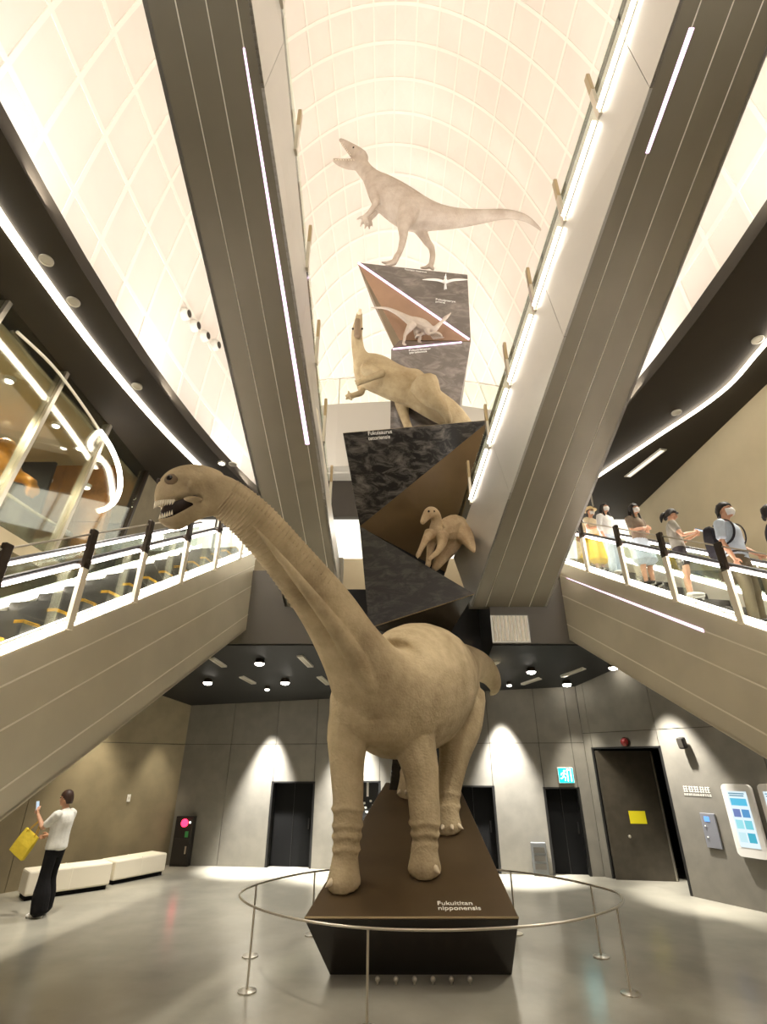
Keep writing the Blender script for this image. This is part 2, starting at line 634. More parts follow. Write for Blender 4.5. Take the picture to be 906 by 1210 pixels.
def wall_run(name, p0, p1, z1, m, openings=(), thick=0.25, tier=2.55, cols=(), zlean=0.0):
    """straight wall from p0 to p1 (inner face), panels in two tiers, openings (s0, s1, h) standing on the floor"""
    p0, p1 = V((*p0, 0)), V((*p1, 0))
    L = (p1 - p0).length
    d = (p1 - p0) / L
    n = V((d.y, -d.x, 0))          # points into the hall when running left to right with the hall in front
    back = MB()
    cuts = sorted(set([0, L] + [c for o in openings for c in o[:2]] + list(cols)))
    root = None

    def slab(mbx, s0, s1, z0, zz, t0, t1):
        a, b = p0 + d * s0, p0 + d * s1
        mbx.hexa([a - n * t1 + V((0, 0, z0)), b - n * t1 + V((0, 0, z0)), b - n * t0 + V((0, 0, z0)), a - n * t0 + V((0, 0, z0)),
                  a - n * t1 + V((0, 0, zz)), b - n * t1 + V((0, 0, zz)), b - n * t0 + V((0, 0, zz)), a - n * t0 + V((0, 0, zz))])
    for s0, s1 in zip(cuts[:-1], cuts[1:]):
        op = [o for o in openings if o[0] - 1e-6 <= s0 and s1 <= o[1] + 1e-6]
        slab(back, s0, s1, op[0][2] if op else 0, z1, 0.03, thick)
    root = struct(back.build(name, M_joint))
    g = 0.006
    for s0, s1 in zip(cuts[:-1], cuts[1:]):
        op = [o for o in openings if o[0] - 1e-6 <= s0 and s1 <= o[1] + 1e-6]
        zb = op[0][2] if op else 0.0
        for za, zz in ((zb, tier), (tier, z1)):
            if zz - za < 0.1:
                continue
            q = MB()
            slab(q, s0 + g, s1 - g, za + (0 if za == 0 else g), zz - g, 0.0, 0.035)
            q.build('panel', m, root)
    # jambs of the openings
    for s0, s1, h in openings:
        q = MB()
        slab(q, s0 - 0.03, s0 + 0.02, 0, h + 0.03, -0.004, thick)
        slab(q, s1 - 0.02, s1 + 0.03, 0, h + 0.03, -0.004, thick)
        slab(q, s0 - 0.03, s1 + 0.03, h - 0.005, h + 0.03, -0.004, thick)
        q.build('jamb', M_blackdoor, root)
    return root, p0, d, n


# far wall: from its left corner to its right corner
A0, A1 = (-5.07, 14.22), (4.62, 12.87)
dA = (V((*A1, 0)) - V((*A0, 0)))
LA = dA.length
dA.normalize()
nA = V((dA.y, -dA.x, 0))
PA = V((*A0, 0))


def sA(px, py=1030):
    q = onplane(px, py, PA, nA)
    return (q - PA).dot(dA), q


opA = []
for (x0, y0, x1, y1, ytop) in [(313.5, 1028, 365.5, 1028, 925), (539, 1031, 591, 1032, 930), (655.5, 1034, 698, 1034, 932)]:
    s0, s1 = sA(x0, y0)[0], sA(x1, y1)[0]
    hh = sA((x0 + x1) / 2 + 4, ytop)[1].z
    opA.append((s0, s1, hh))
opA.insert(1, (sA(418, 1000)[0], sA(448, 1000)[0], 1.72))   # narrow display niche seen behind the dinosaur's legs
wall_back, _, _, _ = wall_run('wall_back', A0, A1, 4.0, M_wall, opA, cols=[sA(255)[0], sA(470)[0]])
# dark rooms behind the openings, with their doors
for i, (s0, s1, h) in enumerate(opA):
    a, b = PA + dA * s0, PA + dA * s1
    q = MB()
    q.hexa([a - nA * 0.24, b - nA * 0.24, b - nA * 0.17, a - nA * 0.17] + [p + V((0, 0, h)) for p in (a - nA * 0.24, b - nA * 0.24, b - nA * 0.17, a - nA * 0.17)])
    if i == 1:
        niche = q.build('trim_1', M_blackdoor)
        struct(niche)
        org = ORG[niche.name]
        # white line figure and drawing on the black niche panel
        c = (a + b) / 2 - nA * 0.165
        text('1', c + V((-0.04, 0, 1.42)), dA, (0, 0, 1), 0.05, M_letter, niche)
        rnd = random.Random(3)
        for k in range(16):
            z = 0.55 + 0.045 * k
            q = MB()
            x = (k % 2 - 0.5) * 0.24 + rnd.uniform(-0.09, 0.09)
            q.ball(c + dA * x + V((0, 0, z + 0.1)), (0.03, 0.012, 0.03), 8, 5)
            q.build('pebble_mark', M_white, niche)
        continue
    dr = struct(q.build('door_%d' % ((i if i == 0 else i - 1) + 1), M_black))
    q = MB()
    cc = a * 0.12 + b * 0.88 - nA * 0.16
    q.box(cc + V((0, 0, 0.85)), (0.03, 0.03, 0.22))
    q.build('handle', M_blackdoor, dr)
    q = MB()
    m_ = (a + b) / 2 - nA * 0.165
    q.box(m_ + V((0, 0, h / 2)), (0.012, 0.012, h - 0.02))
    q.build('meeting_stile', M_blackdoor, dr)

# left wall
wall_left, _, _, _ = wall_run('wall_left', (-9.9, 7.15), (-5.02, 14.26), 5.6, M_wallwarm, (), cols=[2.6, 5.2])
# right wall with the wide doorway
B0, B1 = (4.62, 12.87), (7.6, 7.37)
dB = (V((*B1, 0)) - V((*B0, 0)))
LB = dB.length
dB.normalize()
nB = V((dB.y, -dB.x, 0))
PB = V((*B0, 0))
sj = (onplane(817, 1059, PB, nB) - PB).dot(dB)
wall_right, _, _, _ = wall_run('wall_right', B0, B1, 4.4, M_wall, [(0.22, sj, 2.42)], tier=2.75, cols=[sj + 1.9])
# dark room behind the doorway and the half-open leaf
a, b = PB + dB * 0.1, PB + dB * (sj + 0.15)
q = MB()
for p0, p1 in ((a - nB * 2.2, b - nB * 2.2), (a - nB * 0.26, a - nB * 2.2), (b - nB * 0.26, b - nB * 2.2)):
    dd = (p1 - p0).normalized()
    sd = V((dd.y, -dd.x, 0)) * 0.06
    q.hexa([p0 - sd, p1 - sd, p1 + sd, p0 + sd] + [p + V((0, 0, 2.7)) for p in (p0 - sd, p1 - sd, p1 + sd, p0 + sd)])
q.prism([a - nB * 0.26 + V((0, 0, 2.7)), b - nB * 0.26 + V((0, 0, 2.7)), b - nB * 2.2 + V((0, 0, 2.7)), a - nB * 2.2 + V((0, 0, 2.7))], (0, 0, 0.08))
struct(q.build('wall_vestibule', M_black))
hinge = V((4.74, 12.58, 0))
tip = V((5.93, 12.40, 0))
dl = (tip - hinge).normalized()
nl = V((dl.y, -dl.x, 0))
q = MB()
q.hexa([hinge - nl * 0.05, tip - nl * 0.05, tip, hinge] + [p + V((0, 0, 2.38)) for p in (hinge - nl * 0.05, tip - nl * 0.05, tip, hinge)])
leaf = struct(q.build('door_4', M_darkdoor, bevel=0.006))
sg0 = onplane(742, 958, hinge, nl)
sg1 = onplane(764.5, 973.5, hinge, nl)
q = MB()
w_ = (sg1 - sg0).dot(dl)
q.hexa([sg0 + V((0, 0, sg1.z - sg0.z)) + nl * 0.001, sg0 + dl * w_ + V((0, 0, sg1.z - sg0.z)) + nl * 0.001, sg0 + dl * w_ + V((0, 0, sg1.z - sg0.z)) + nl * 0.008, sg0 + V((0, 0, sg1.z - sg0.z)) + nl * 0.008,
        sg0 + nl * 0.001, sg0 + dl * w_ + nl * 0.001, sg0 + dl * w_ + nl * 0.008, sg0 + nl * 0.008])
q.build('notice', mat('yellow_notice', (240, 226, 30), rough=0.6), leaf, label='plain bright yellow notice')
q = MB()
hp = onplane(743, 988, hinge, nl)
q.cyl(hp, hp + nl * 0.05, 0.02, 10)
q.ball(hp + nl * 0.06, 0.03)
q.build('door_knob', M_steel, leaf, smooth=True)
q = MB()
kp = hinge + dl * ((tip - hinge).length - 0.04) - nl * 0.02
q.box(kp + V((0, 0, 1.19)), (0.03, 0.06, 2.36))
q.build('edge_strip', M_steel, leaf)

# shell behind and around the hall
q = MB()
for (x0, y0, x1, y1) in [(-12, -8, 12, -7.8), (-12, -8, -11.8, 17), (10.8, -8, 11, 17)]:
    q.hexa([(x0, y0, 0), (x1, y0, 0), (x1, y1, 0), (x0, y1, 0), (x0, y0, Zr), (x1, y0, Zr), (x1, y1, Zr), (x0, y1, Zr)])
struct(q.build('wall_outer', M_wallwarm))
q = MB()
q.hexa([(8.5, -7.5, 0), (8.7, -7.5, 0), (8.4, 15.6, 0), (8.2, 15.6, 0), (8.5, -7.5, Zr), (8.7, -7.5, Zr), (8.4, 15.6, Zr), (8.2, 15.6, Zr)])
struct(q.build('wall_passage', M_beige))

# landing: three decks around the notch that the tower stands in
DY, DZ0, DZ1, DT = 10.6, 4.31, 3.55, 5.9


def soff(y):
    return DZ0 + (DZ1 - DZ0) * (y - DY) / (13.9 - DY)


for nm, x0, x1, y0, y1 in [('landing_deck', -7.2, -1.15, DY, 15.4), ('landing_deck', -1.15, 2.25, 11.85, 15.4), ('landing_deck', 2.25, 8.2, DY, 15.4)]:
    q = MB()
    q.hexa([(x0, y0, soff(y0)), (x1, y0, soff(y0)), (x1, y1, soff(y1)), (x0, y1, soff(y1)), (x0, y0, DT), (x1, y0, DT), (x1, y1, DT), (x0, y1, DT)])
    dk = struct(q.build(nm, M_under))
    # front fascia plates
    if y0 == DY:
        q = MB()
        q.hexa([(x0, y0 - 0.05, soff(y0) + 0.03), (x1, y0 - 0.05, soff(y0) + 0.03), (x1, y0 + 0.02, soff(y0) + 0.03), (x0, y0 + 0.02, soff(y0) + 0.03),
                (x0, y0 - 0.05, DT + 0.02), (x1, y0 - 0.05, DT + 0.02), (x1, y0 + 0.02, DT + 0.02), (x0, y0 + 0.02, DT + 0.02)])
        q.build('fascia_plate', M_landf, dk)
# louvre slats on the right-hand landing front
lv = thing('louvre_grille', 'pale slatted louvre grille in the landing front behind the large dinosaur', 'grille', (2.75, 10.5, 4.4))
for k in range(9):
    q = MB()
    q.box((2.3 + 0.082 * k, 10.50, 4.64), (0.05, 0.06, 0.52))
    q.build('slat', M_seam, lv)
q = MB()
q.box((2.63, 10.535, 4.64), (0.78, 0.02, 0.56))
q.build('backlight', led_mat('louvre_backlight', (1.0, 0.88, 0.66), 0.42), lv)

# wall behind the landing: foyer wall, lit opening, dark band, upper balcony front
YB = 15.45


def strip(name, z0, z1, m, y=YB, x0=-6.6, x1=8.2, t=0.25):
    q = MB()
    q.hexa([(x0, y, z0), (x1, y, z0), (x1, y + t, z0), (x0, y + t, z0), (x0, y, z1), (x1, y, z1), (x1, y + t, z1), (x0, y + t, z1)])
    return q.build(name, m)


struct(strip('wall_foyer', DT, 8.05, M_beige))
struct(strip('wall_foyer_upper', 9.75, 11.0, M_soffit))
struct(strip('wall_balcony', 10.95, 13.6, M_balc, y=YB - 0.5, x0=-4.6, x1=5.4, t=0.9))
win = struct(strip('foyer_glow_band', 8.05, 9.75, led_mat('foyer_glow', (1.0, 0.94, 0.80), 1.6), y=YB + 0.1))  # added glow stands in for lamplight on the wall in the opening
for k in range(8):
    q = MB()
    q.box((-5.6 + 1.75 * k, YB + 0.05, 8.9), (0.06, 0.12, 1.7))
    q.build('mullion', M_steel, win)
# angled parapet front with glass and thin rail above it
bal = thing('balcony_balustrade', 'thin curved handrail above a clear glass parapet on the pale upper balcony', 'balustrade', (0.4, 14.9, 13.6))
bp_ = [V((-4.0, 14.95, 13.62)), V((-1.6, 14.6, 13.62)), V((0.4, 14.45, 13.62)), V((2.8, 14.7, 13.62)), V((5.0, 15.2, 13.62))]
q = MB()
q.tube([p + V((0, 0, 1.15)) for p in bp_], 0.025, 8, 6)
q.build('handrail', M_steel, bal, smooth=True)
for p0, p1 in zip(bp_[:-1], bp_[1:]):
    dd = (p1 - p0) * 0.01
    q = MB()
    q.hexa([p0 + dd, p1 - dd, p1 - dd + V((0, .012, 0)), p0 + dd + V((0, .012, 0))] + [p + V((0, 0, 1.1)) for p in (p0 + dd, p1 - dd, p1 - dd + V((0, .012, 0)), p0 + dd + V((0, .012, 0)))])
    q.build('glass_panel', M_glass, bal)
for p in bp_:
    q = MB()
    q.cyl(p, p + V((0, 0, 1.12)), 0.02, 8)
    q.build('post', M_steel, bal)
# balcony front facets
q = MB()
for p0, p1 in zip(bp_[:-1], bp_[1:]):
    q.hexa([p0 + V((0, 0, -2.6)), p1 + V((0, 0, -2.6)), V((p1.x, 15.5, 11.0)), V((p0.x, 15.5, 11.0)), p0, p1, V((p1.x, 15.5, 13.6)), V((p0.x, 15.5, 13.6))])
struct(q.build('trim_2', M_balc))

# ring soffit: plate between the oval opening and the outer walls
N = 72
q = MB()
inn, out, inu, outu = [], [], [], []
for k in range(N):
    th = 2 * pi * k / N
    p = oval(th)
    inn.append(V((p.x, min(p.y, YB - 0.1), Zr)))
    o_ = oval(th, 0)
    dd = V((cos(th) * 1.0, sin(th) * 1.6, 0))
    t = 1e9
    if abs(dd.x) > 1e-6:
        t = min(t, ((11.5 if dd.x > 0 else -12.0) - p.x) / dd.x)
    if abs(dd.y) > 1e-6:
        t = min(t, ((19.6 if dd.y > 0 else -8.2) - p.y) / dd.y)
    e = p + dd * t
    out.append(V((e.x, e.y, Zr)))
vs = inn + out + [p + V((0, 0, 0.3)) for p in inn] + [p + V((0, 0, 0.3)) for p in out]
fs = []
for k in range(N):
    j = (k + 1) % N
    fs += [(k, N + k, N + j, j), (2 * N + k, 2 * N + j, 3 * N + j, 3 * N + k), (k, j, 2 * N + j, 2 * N + k), (N + k, 3 * N + k, 3 * N + j, N + j)]
q.add(vs, fs)
ring = struct(q.build('ceiling_ring', M_soffit))

# LED lines in the ring
thL = [radians(a) for a in range(150, 237, 3)]
q = MB()
q.tube([oval(t, 0.72, Zr - 0.03) for t in thL], [(0.085, 0.035)] * len(thL), 8, 1)
led_l = q.build('ring_light_line', M_ledring)
tag(led_l, 'long curved glowing light line in the dark ring above the glazed gallery', 'light')
q = MB()
rl = [atz(px, py, Zr - 0.06) for px, py in [(905, 405), (850, 465), (770, 520), (694, 571)]]
rl.insert(0, V((7.2, 3.2, Zr - 0.06)))
rl.insert(0, V((6.6, -1.5, Zr - 0.06)))
q.tube(rl, [(0.05, 0.03)] * len(rl), 8, 6)
led_r = thing('ring_light_line', 'long glowing light line under the dark soffit above the people on the escalator', 'light', rl[-1])
q.build('light_strip', M_ledring, led_r)
q = MB()
q.cyl(rl[-1] + V((0.03, 0, -0.75)), rl[-1] + V((0.03, 0, 0.03)), 0.025, 8)
q.build('hanger_rod', M_steel, led_r)

# recessed lamps in the ring soffit
for (px, py, lab, on) in [(55, 307, 'nearest recessed lamp ring in the dark ring above the gallery', 0), (87, 356, 'second recessed lamp ring along the dark ring above the gallery', 0),
                          (162, 456, 'recessed lamp ring midway along the dark ring above the gallery', 0), (275, 548, 'unlit recessed lamp ring beside the bright lamp above the large dinosaur head', 0),
                          (262, 547, 'bright recessed lamp in the dark ring above the large dinosaur head', 1),
                          (799, 487, 'recessed lamp ring in the soffit above the group on the escalator', 0), (895, 401, 'recessed lamp ring beside the light line at the frame edge', 0)]:
    p = atz(px, py, Zr)
    t = thing('recessed_lamp', lab, 'lamp', p - V((0, 0, 0.03)), 'recessed lamps in the ring')
    q = MB()
    rs = []
    for rr, zz in ((0.075, 0.0), (0.11, 0.0), (0.11, -0.03), (0.075, -0.03), (0.075, 0.0)):
        rs.append([p + V((rr * cos(2 * pi * k / 18), rr * sin(2 * pi * k / 18), zz)) for k in range(18)])
    q.rings(rs, False)
    q.build('trim_ring', M_pale, t)
    q = MB()
    q.cyl(p + V((0, 0, -0.015)), p + V((0, 0, -0.002)), 0.075, 18)
    q.build('lens', M_spot if on else M_pale, t)
# slot light in the right soffit
a_, b_ = atz(741, 564, Zr - 0.02), atz(784, 531, Zr - 0.02)
t = thing('slot_light', 'short pale slot light set in the dark soffit above the escalator riders', 'light', (a_ + b_) / 2)
q = MB()
q.tube([a_, b_], (0.10), 4, 1, flat=True)
dd = (b_ - a_).normalized()
sd = V((dd.y, -dd.x, 0)) * 0.1
q = MB()
q.prism([a_ - sd, b_ - sd, b_ + sd, a_ + sd], (0, 0, 0.03))
q.build('frame', M_pale, t)
q = MB()
q.prism([a_ + dd * .05 - sd * .6 - V((0, 0, .008)), b_ - dd * .05 - sd * .6 - V((0, 0, .008)), b_ - dd * .05 + sd * .6 - V((0, 0, .008)), a_ + dd * .05 + sd * .6 - V((0, 0, .008))], (0, 0, 0.01))
q.build('diffuser', led_mat('slot_diffuser', (1, 0.93, 0.78), 1.2), t)

# ------------------------------------------------------------------ dome: egg-shaped shell with panels between pale ribs
DC = V((0.4, 5.8, 9.75))
DA, DB, DCZ = 6.15, 14.2, 15.2


def dome_pt(ph, th, k=1.0):
    """ph from the far pole of the egg, th around its long axis"""
    return V((DC.x - DA * k * sin(ph) * cos(th), DC.y + DB * k * cos(ph), DC.z + DCZ * k * sin(ph) * sin(th)))


NT, NP = 26, 46
q = MB()
rs = []
for i in range(1, NP * 2):
    ph = pi * i / (NP * 2)
    rs.append([dome_pt(ph, pi * j / 60, 1.02) for j in range(61)])
vs, fs = [], []
for r in rs:
    vs += r
for i in range(len(rs) - 1):
    for j in range(60):
        fs.append((i * 61 + j, i * 61 + j + 1, (i + 1) * 61 + j + 1, (i + 1) * 61 + j))
q.add(vs, fs)
dome = struct(q.build('ceiling', M_dome, smooth=True))
for p in dome.data.polygons:
    pass
cells = []
o_ = V((0, 0, CAM_H))
for i in range(2, NP - 3):
    for j in range(NT):
        p0, p1 = pi * i / NP, pi * (i + 1) / NP
        t0, t1 = pi * j / NT, pi * (j + 1) / NT
        g0 = 0.055 / (DCZ * 0.8)
        c4 = []
        wth = max(1e-3, sin((p0 + p1) / 2)) * 9.5 * (t1 - t0)
        gp = 0.02 / 13.5
        gt = (t1 - t0) * 0.5 * min(0.3, 0.02 / wth)
        for pp, tt in ((p0 + gp / 2, t0 + gt), (p1 - gp / 2, t0 + gt), (p1 - gp / 2, t1 - gt), (p0 + gp / 2, t1 - gt)):
            c4.append((pp, tt))
        mid = dome_pt((p0 + p1) / 2, (t0 + t1) / 2)
        rel = mid - o_
        dpt = axial(mid)
        vis = False
        area = 0
        if dpt > 1 and mid.z > 10:
            sx = CX + FPX * rel.x / dpt
            sy = CY - FPX * (rel.z * cos(PITCH) - rel.y * sin(PITCH)) / dpt
            vis = -30 < sx < 936 and -30 < sy < 640
            quad = []
            for pp, tt in c4:
                r_ = dome_pt(pp, tt) - o_
                dq = max(0.3, r_.y * cos(PITCH) + r_.z * sin(PITCH))
                quad.append((r_.x / dq, (r_.z * cos(PITCH) - r_.y * sin(PITCH)) / dq))
            area = abs(sum(quad[k][0] * quad[(k + 1) % 4][1] - quad[(k + 1) % 4][0] * quad[k][1] for k in range(4)))
        cells.append((area if vis else 0, c4))
cells.sort(key=lambda c: -c[0])


def cell_into(q, c4):
    mp_ = ((c4[0][0] + c4[2][0]) / 2, (c4[0][1] + c4[2][1]) / 2)
    face = [dome_pt(*c, 0.996) for c in c4]
    bk = [dome_pt(*c, 1.006) for c in c4]
    mdl = dome_pt(*mp_, 0.9955)
    vs = face + bk + [mdl]
    q.add(vs, [(0, 1, 8), (1, 2, 8), (2, 3, 8), (3, 0, 8), (0, 4, 5, 1), (1, 5, 6, 2), (2, 6, 7, 3), (3, 7, 4, 0)])


# pale ribs standing a little proud of the panels
for i in range(2, NP - 2):
    ph = pi * i / NP
    hw = 0.045 / 13.5
    rs = []
    for j in range(NT * 2 + 1):
        th = pi * j / (NT * 2)
        rs.append([dome_pt(ph - hw, th, 0.9925), dome_pt(ph + hw, th, 0.9925), dome_pt(ph + hw, th, 1.0), dome_pt(ph - hw, th, 1.0)])
    q = MB()
    q.rings(rs)
    q.build('rib', M_dome, dome)
for j in range(0, NT + 1):
    th = pi * j / NT
    rs = []
    for i in range(4, (NP - 3) * 2 + 1):
        ph = pi * i / (NP * 2)
        hw = 0.042 / (max(0.2, sin(ph)) * 9.5)
        rs.append([dome_pt(ph, th - hw, 0.9925), dome_pt(ph, th + hw, 0.9925), dome_pt(ph, th + hw, 1.0), dome_pt(ph, th - hw, 1.0)])
    q = MB()
    q.rings(rs)
    q.build('rib', M_dome, dome)
rest = MB()
for k, (ar, c4) in enumerate(cells):
    if k < 290 and ar > 0:
        q = MB()
        cell_into(q, c4)
        q.build('panel', M_domepanel, dome)
    else:
        cell_into(rest, c4)
ro = rest.build('panels_beyond', M_domepanel, dome)
ro['kind'] = 'stuff'


# air nozzles in the dome wall
def dome_hit(px, py):
    r = ray(px, py)
    S = V((1 / DA, 1 / DB, 1 / DCZ))
    o = V((0, 0, CAM_H)) - DC
    o = V((o.x * S.x, o.y * S.y, o.z * S.z))
    d = V((r.x * S.x, r.y * S.y, r.z * S.z))
    A_, B_, C_ = d.dot(d), 2 * o.dot(d), o.dot(o) - 0.985
    t = (-B_ + sqrt(B_ * B_ - 4 * A_ * C_)) / (2 * A_)
    return V((0, 0, CAM_H)) + r * t


for (px, py, lab) in [(217, 371, 'topmost small grey air nozzle of the row on the pale dome'), (228.5, 385, 'second small grey air nozzle of the row on the pale dome'),
                      (240, 397, 'third small grey air nozzle of the row on the pale dome'), (253, 408, 'small grey air nozzle on the dome, half behind the dark escalator beam')]:
    p = dome_hit(px, py)
    nn = V(((p.x - DC.x) / DA ** 2, (p.y - DC.y) / DB ** 2, (p.z - DC.z) / DCZ ** 2)).normalized()
    t = thing('air_nozzle', lab, 'vent', p, 'air nozzles on the dome')
    q = MB()
    q.tube([p + nn * 0.15, p - nn * 0.06, p - nn * 0.16], [0.17, 0.17, 0.13], 16)
    q.build('housing', M_pale, t)
    q = MB()
    q.cyl(p - nn * 0.165, p - nn * 0.15, 0.1, 14)
    q.build('outlet', M_soffit, t)

# ------------------------------------------------------------------ escalators
SL = 0.577


class Flight:
    """frame of a sloping flight: s along the plan direction, w to the outer side, h above the top edge of the cladding"""

    def __init__(s, p0, d, lat, z0, slope):
        s.p0, s.d, s.l, s.z0, s.sl = V((p0[0], p0[1], 0)), V((d[0], d[1], 0)).normalized(), V((lat[0], lat[1], 0)).normalized(), z0, slope

    def P(s, a, w, h):
        q = s.p0 + s.d * a + s.l * w
        return V((q.x, q.y, s.z0 + s.sl * a + h))

    def bar(s, mb, a0, a1, w0, w1, h0, h1):
        return mb.hexa([s.P(a0, w0, h0), s.P(a1, w0, h0), s.P(a1, w1, h0), s.P(a0, w1, h0), s.P(a0, w0, h1), s.P(a1, w0, h1), s.P(a1, w1, h1), s.P(a0, w1, h1)])


def side_flight(label, fl, s0, s1, posts, purple, tread, post_h):
    root = thing('escalator', label, 'escalator', fl.P((s0 + s1) / 2, 0.8, -1.72))
    W = 1.55
    # body
    q = MB()
    fl.bar(q, s0, s1, 0.03, W, -1.70, -0.25)
    q.build('truss_cover', M_seam, root)
    seams = [0.0, -0.34, -0.80, -1.42, -1.72]
    for k, (ha, hb) in enumerate(zip(seams[:-1], seams[1:])):
        q = MB()
        fl.bar(q, s0, s1, 0.0, 0.05, hb + (0.012 if k < 3 else 0), ha - (0.012 if k > 0 else 0))
        q.build('cladding_panel', M_fascia, root)
    for hs in seams[1:4]:
        q = MB()
        fl.bar(q, s0, s1, -0.004, 0.04, hs - 0.010, hs + 0.010)
        q.build('joint_gleam', M_seam, root)  # added strip, its paleness is the joint's gleam put into colour
    q = MB()
    fl.bar(q, s0, s1, 0.0, W, -1.74, -1.69)
    q.build('soffit_panel', M_fascia, root)
    q = MB()
    fl.bar(q, s0, s1, W - 0.05, W, -1.70, 0.0)
    q.build('outer_cladding', M_fascia, root)
    # lit skirts, steps
    for w0, w1, h0, h1 in ((0.0, 0.22, -0.02, 0.03), (W - 0.24, W, -0.02, 0.03)):
        q = MB()
        fl.bar(q, s0, s1, w0, w1, h0, h1)
        q.build('deck_board', M_skirt, root)
    for w0, w1 in ((0.20, 0.24), (W - 0.26, W - 0.22)):
        q = MB()
        fl.bar(q, s0, s1, w0, w1, -0.25, 0.16 if w0 > 0.5 else 0.05)
        q.build('skirt_panel', M_skirt, root)
    q = MB()
    fl.bar(q, s0, s1, W - 0.225, W - 0.215, 0.17, 0.24)
    q.build('skirt_light', M_ledr, root)
    q = MB()
    fl.bar(q, s0, s1, 0.225, 0.235, 0.035, 0.055)
    q.build('skirt_light', M_ledr, root)
    n = int((s1 - s0) / 0.4)
    for k in range(n):
        a = s0 + 0.4 * k
        zt = fl.z0 + fl.sl * (a + 0.2) + tread
        q = MB()
        b0, b1 = fl.P(a, 0.25, 0), fl.P(a + 0.4, 0.25, 0)
        c0, c1 = fl.P(a, W - 0.27, 0), fl.P(a + 0.4, W - 0.27, 0)
        pts = [b0, b1, c1, c0]
        q.hexa([V((p.x, p.y, zt - 0.26)) for p in pts] + [V((p.x, p.y, zt)) for p in pts])
        st = q.build('step', M_step, root)
        q = MB()
        for (w0, w1, e0, e1) in ((0.25, 0.36, 0.0, 0.06), (0.25, 0.30, 0.0, 0.24)):
            pts = [fl.P(a + e0, w0, 0), fl.P(a + e1, w0, 0), fl.P(a + e1, w1, 0), fl.P(a + e0, w1, 0)]
            q.hexa([V((p.x, p.y, zt - 0.03)) for p in pts] + [V((p.x, p.y, zt + 0.006)) for p in pts])
        q.build('edge_line', M_yellow, st)
    # two balustrades
    for w, near in ((0.09, True), (W - 0.1, False)):
        q = MB()
        q.tube([fl.P(s0, w, 0.80), fl.P(s1, w, 0.80)], [(0.045, 0.028)] * 2, 10)
        q.build('handrail', M_rubber, root)
        q = MB()
        fl.bar(q, s0, s1, w - 0.045, w + 0.045, 0.725, 0.765)
        q.build('handrail_light', M_ledr, root)
        m = 6
        for k in range(m):
            a, b = s0 + (s1 - s0) * k / m, s0 + (s1 - s0) * (k + 1) / m
            q = MB()
            fl.bar(q, a + 0.01, b - 0.01, w - 0.006, w + 0.006, 0.04, 0.72)
            q.build('glass_panel', M_glass, root)
    q = MB()
    q.tube([fl.P(s0, -0.02, post_h - 0.05), fl.P(s1, -0.02, post_h - 0.05)], 0.012, 6)
    q.build('guard_wire', M_steel, root)
    q = MB()
    fl.bar(q, s0, s1, -0.005, 0.02, 0.0, 0.035)
    q.build('edge_light', M_ledr, root)
    for s in posts:
        q = MB()
        fl_p = fl.P(s, -0.03, 0.0)
        M = Matrix((( -fl.l.x, fl.d.x, 0), (-fl.l.y, fl.d.y, 0), (0, 0, 1)))
        q.box(fl_p + V((0, 0, 0.36)), (0.05, 0.09, 0.74), M)
        po = q.build('post', M_postlow, root)
        q = MB()
        q.box(fl_p + V((0, 0, (0.70 + post_h) / 2)), (0.06, 0.10, post_h - 0.70), M)
        q.build('post_cap', M_cap, po, bevel=0.012)
        q = MB()
        q.cyl(fl_p + V((0, 0, 0.78)) - fl.l * 0.05, fl_p + V((0, 0, 0.78)) + fl.l * 0.12, 0.035, 10)
        q.build('rail_bracket', M_cap, po)
    if purple:
        q = MB()
        a0, a1 = purple
        q.hexa([fl.P(a0, -0.012, -0.345), fl.P(a1, -0.012, -0.362), fl.P(a1, 0.03, -0.362), fl.P(a0, 0.03, -0.345), fl.P(a0, -0.012, -0.337), fl.P(a1, -0.012, -0.318), fl.P(a1, 0.03, -0.318), fl.P(a0, 0.03, -0.337)])
        q.build('seam_light', M_ledp, root)
    return root


dLf = (-2.86 + 3.64, 10.5 - 4.93)
FL = Flight((-3.64, 4.93), dLf, (-dLf[1], dLf[0]), 3.09, SL)
side_flight('lower escalator with yellow edged steps in front of the glazed gallery', FL, -4.4, 5.72, [-1.40, -0.34, 0.73, 1.775, 2.82, 3.86, 4.86], None, 0.10, 1.20)
dRf = (3.84 - 4.72, 10.5 - 6.26)
FR = Flight((4.72, 6.26), dRf, (dRf[1], -dRf[0]), 3.63, SL)
side_flight('lower escalator carrying a group of visitors beside the beige wall', FR, -5.6, 4.42, [-1.65, -0.70, 0.28, 1.27, 2.25, 3.29, 4.1], (4.1, 0.95), -0.13, 1.12)

# upper flights, climbing back over the photographer
UC = 11.2


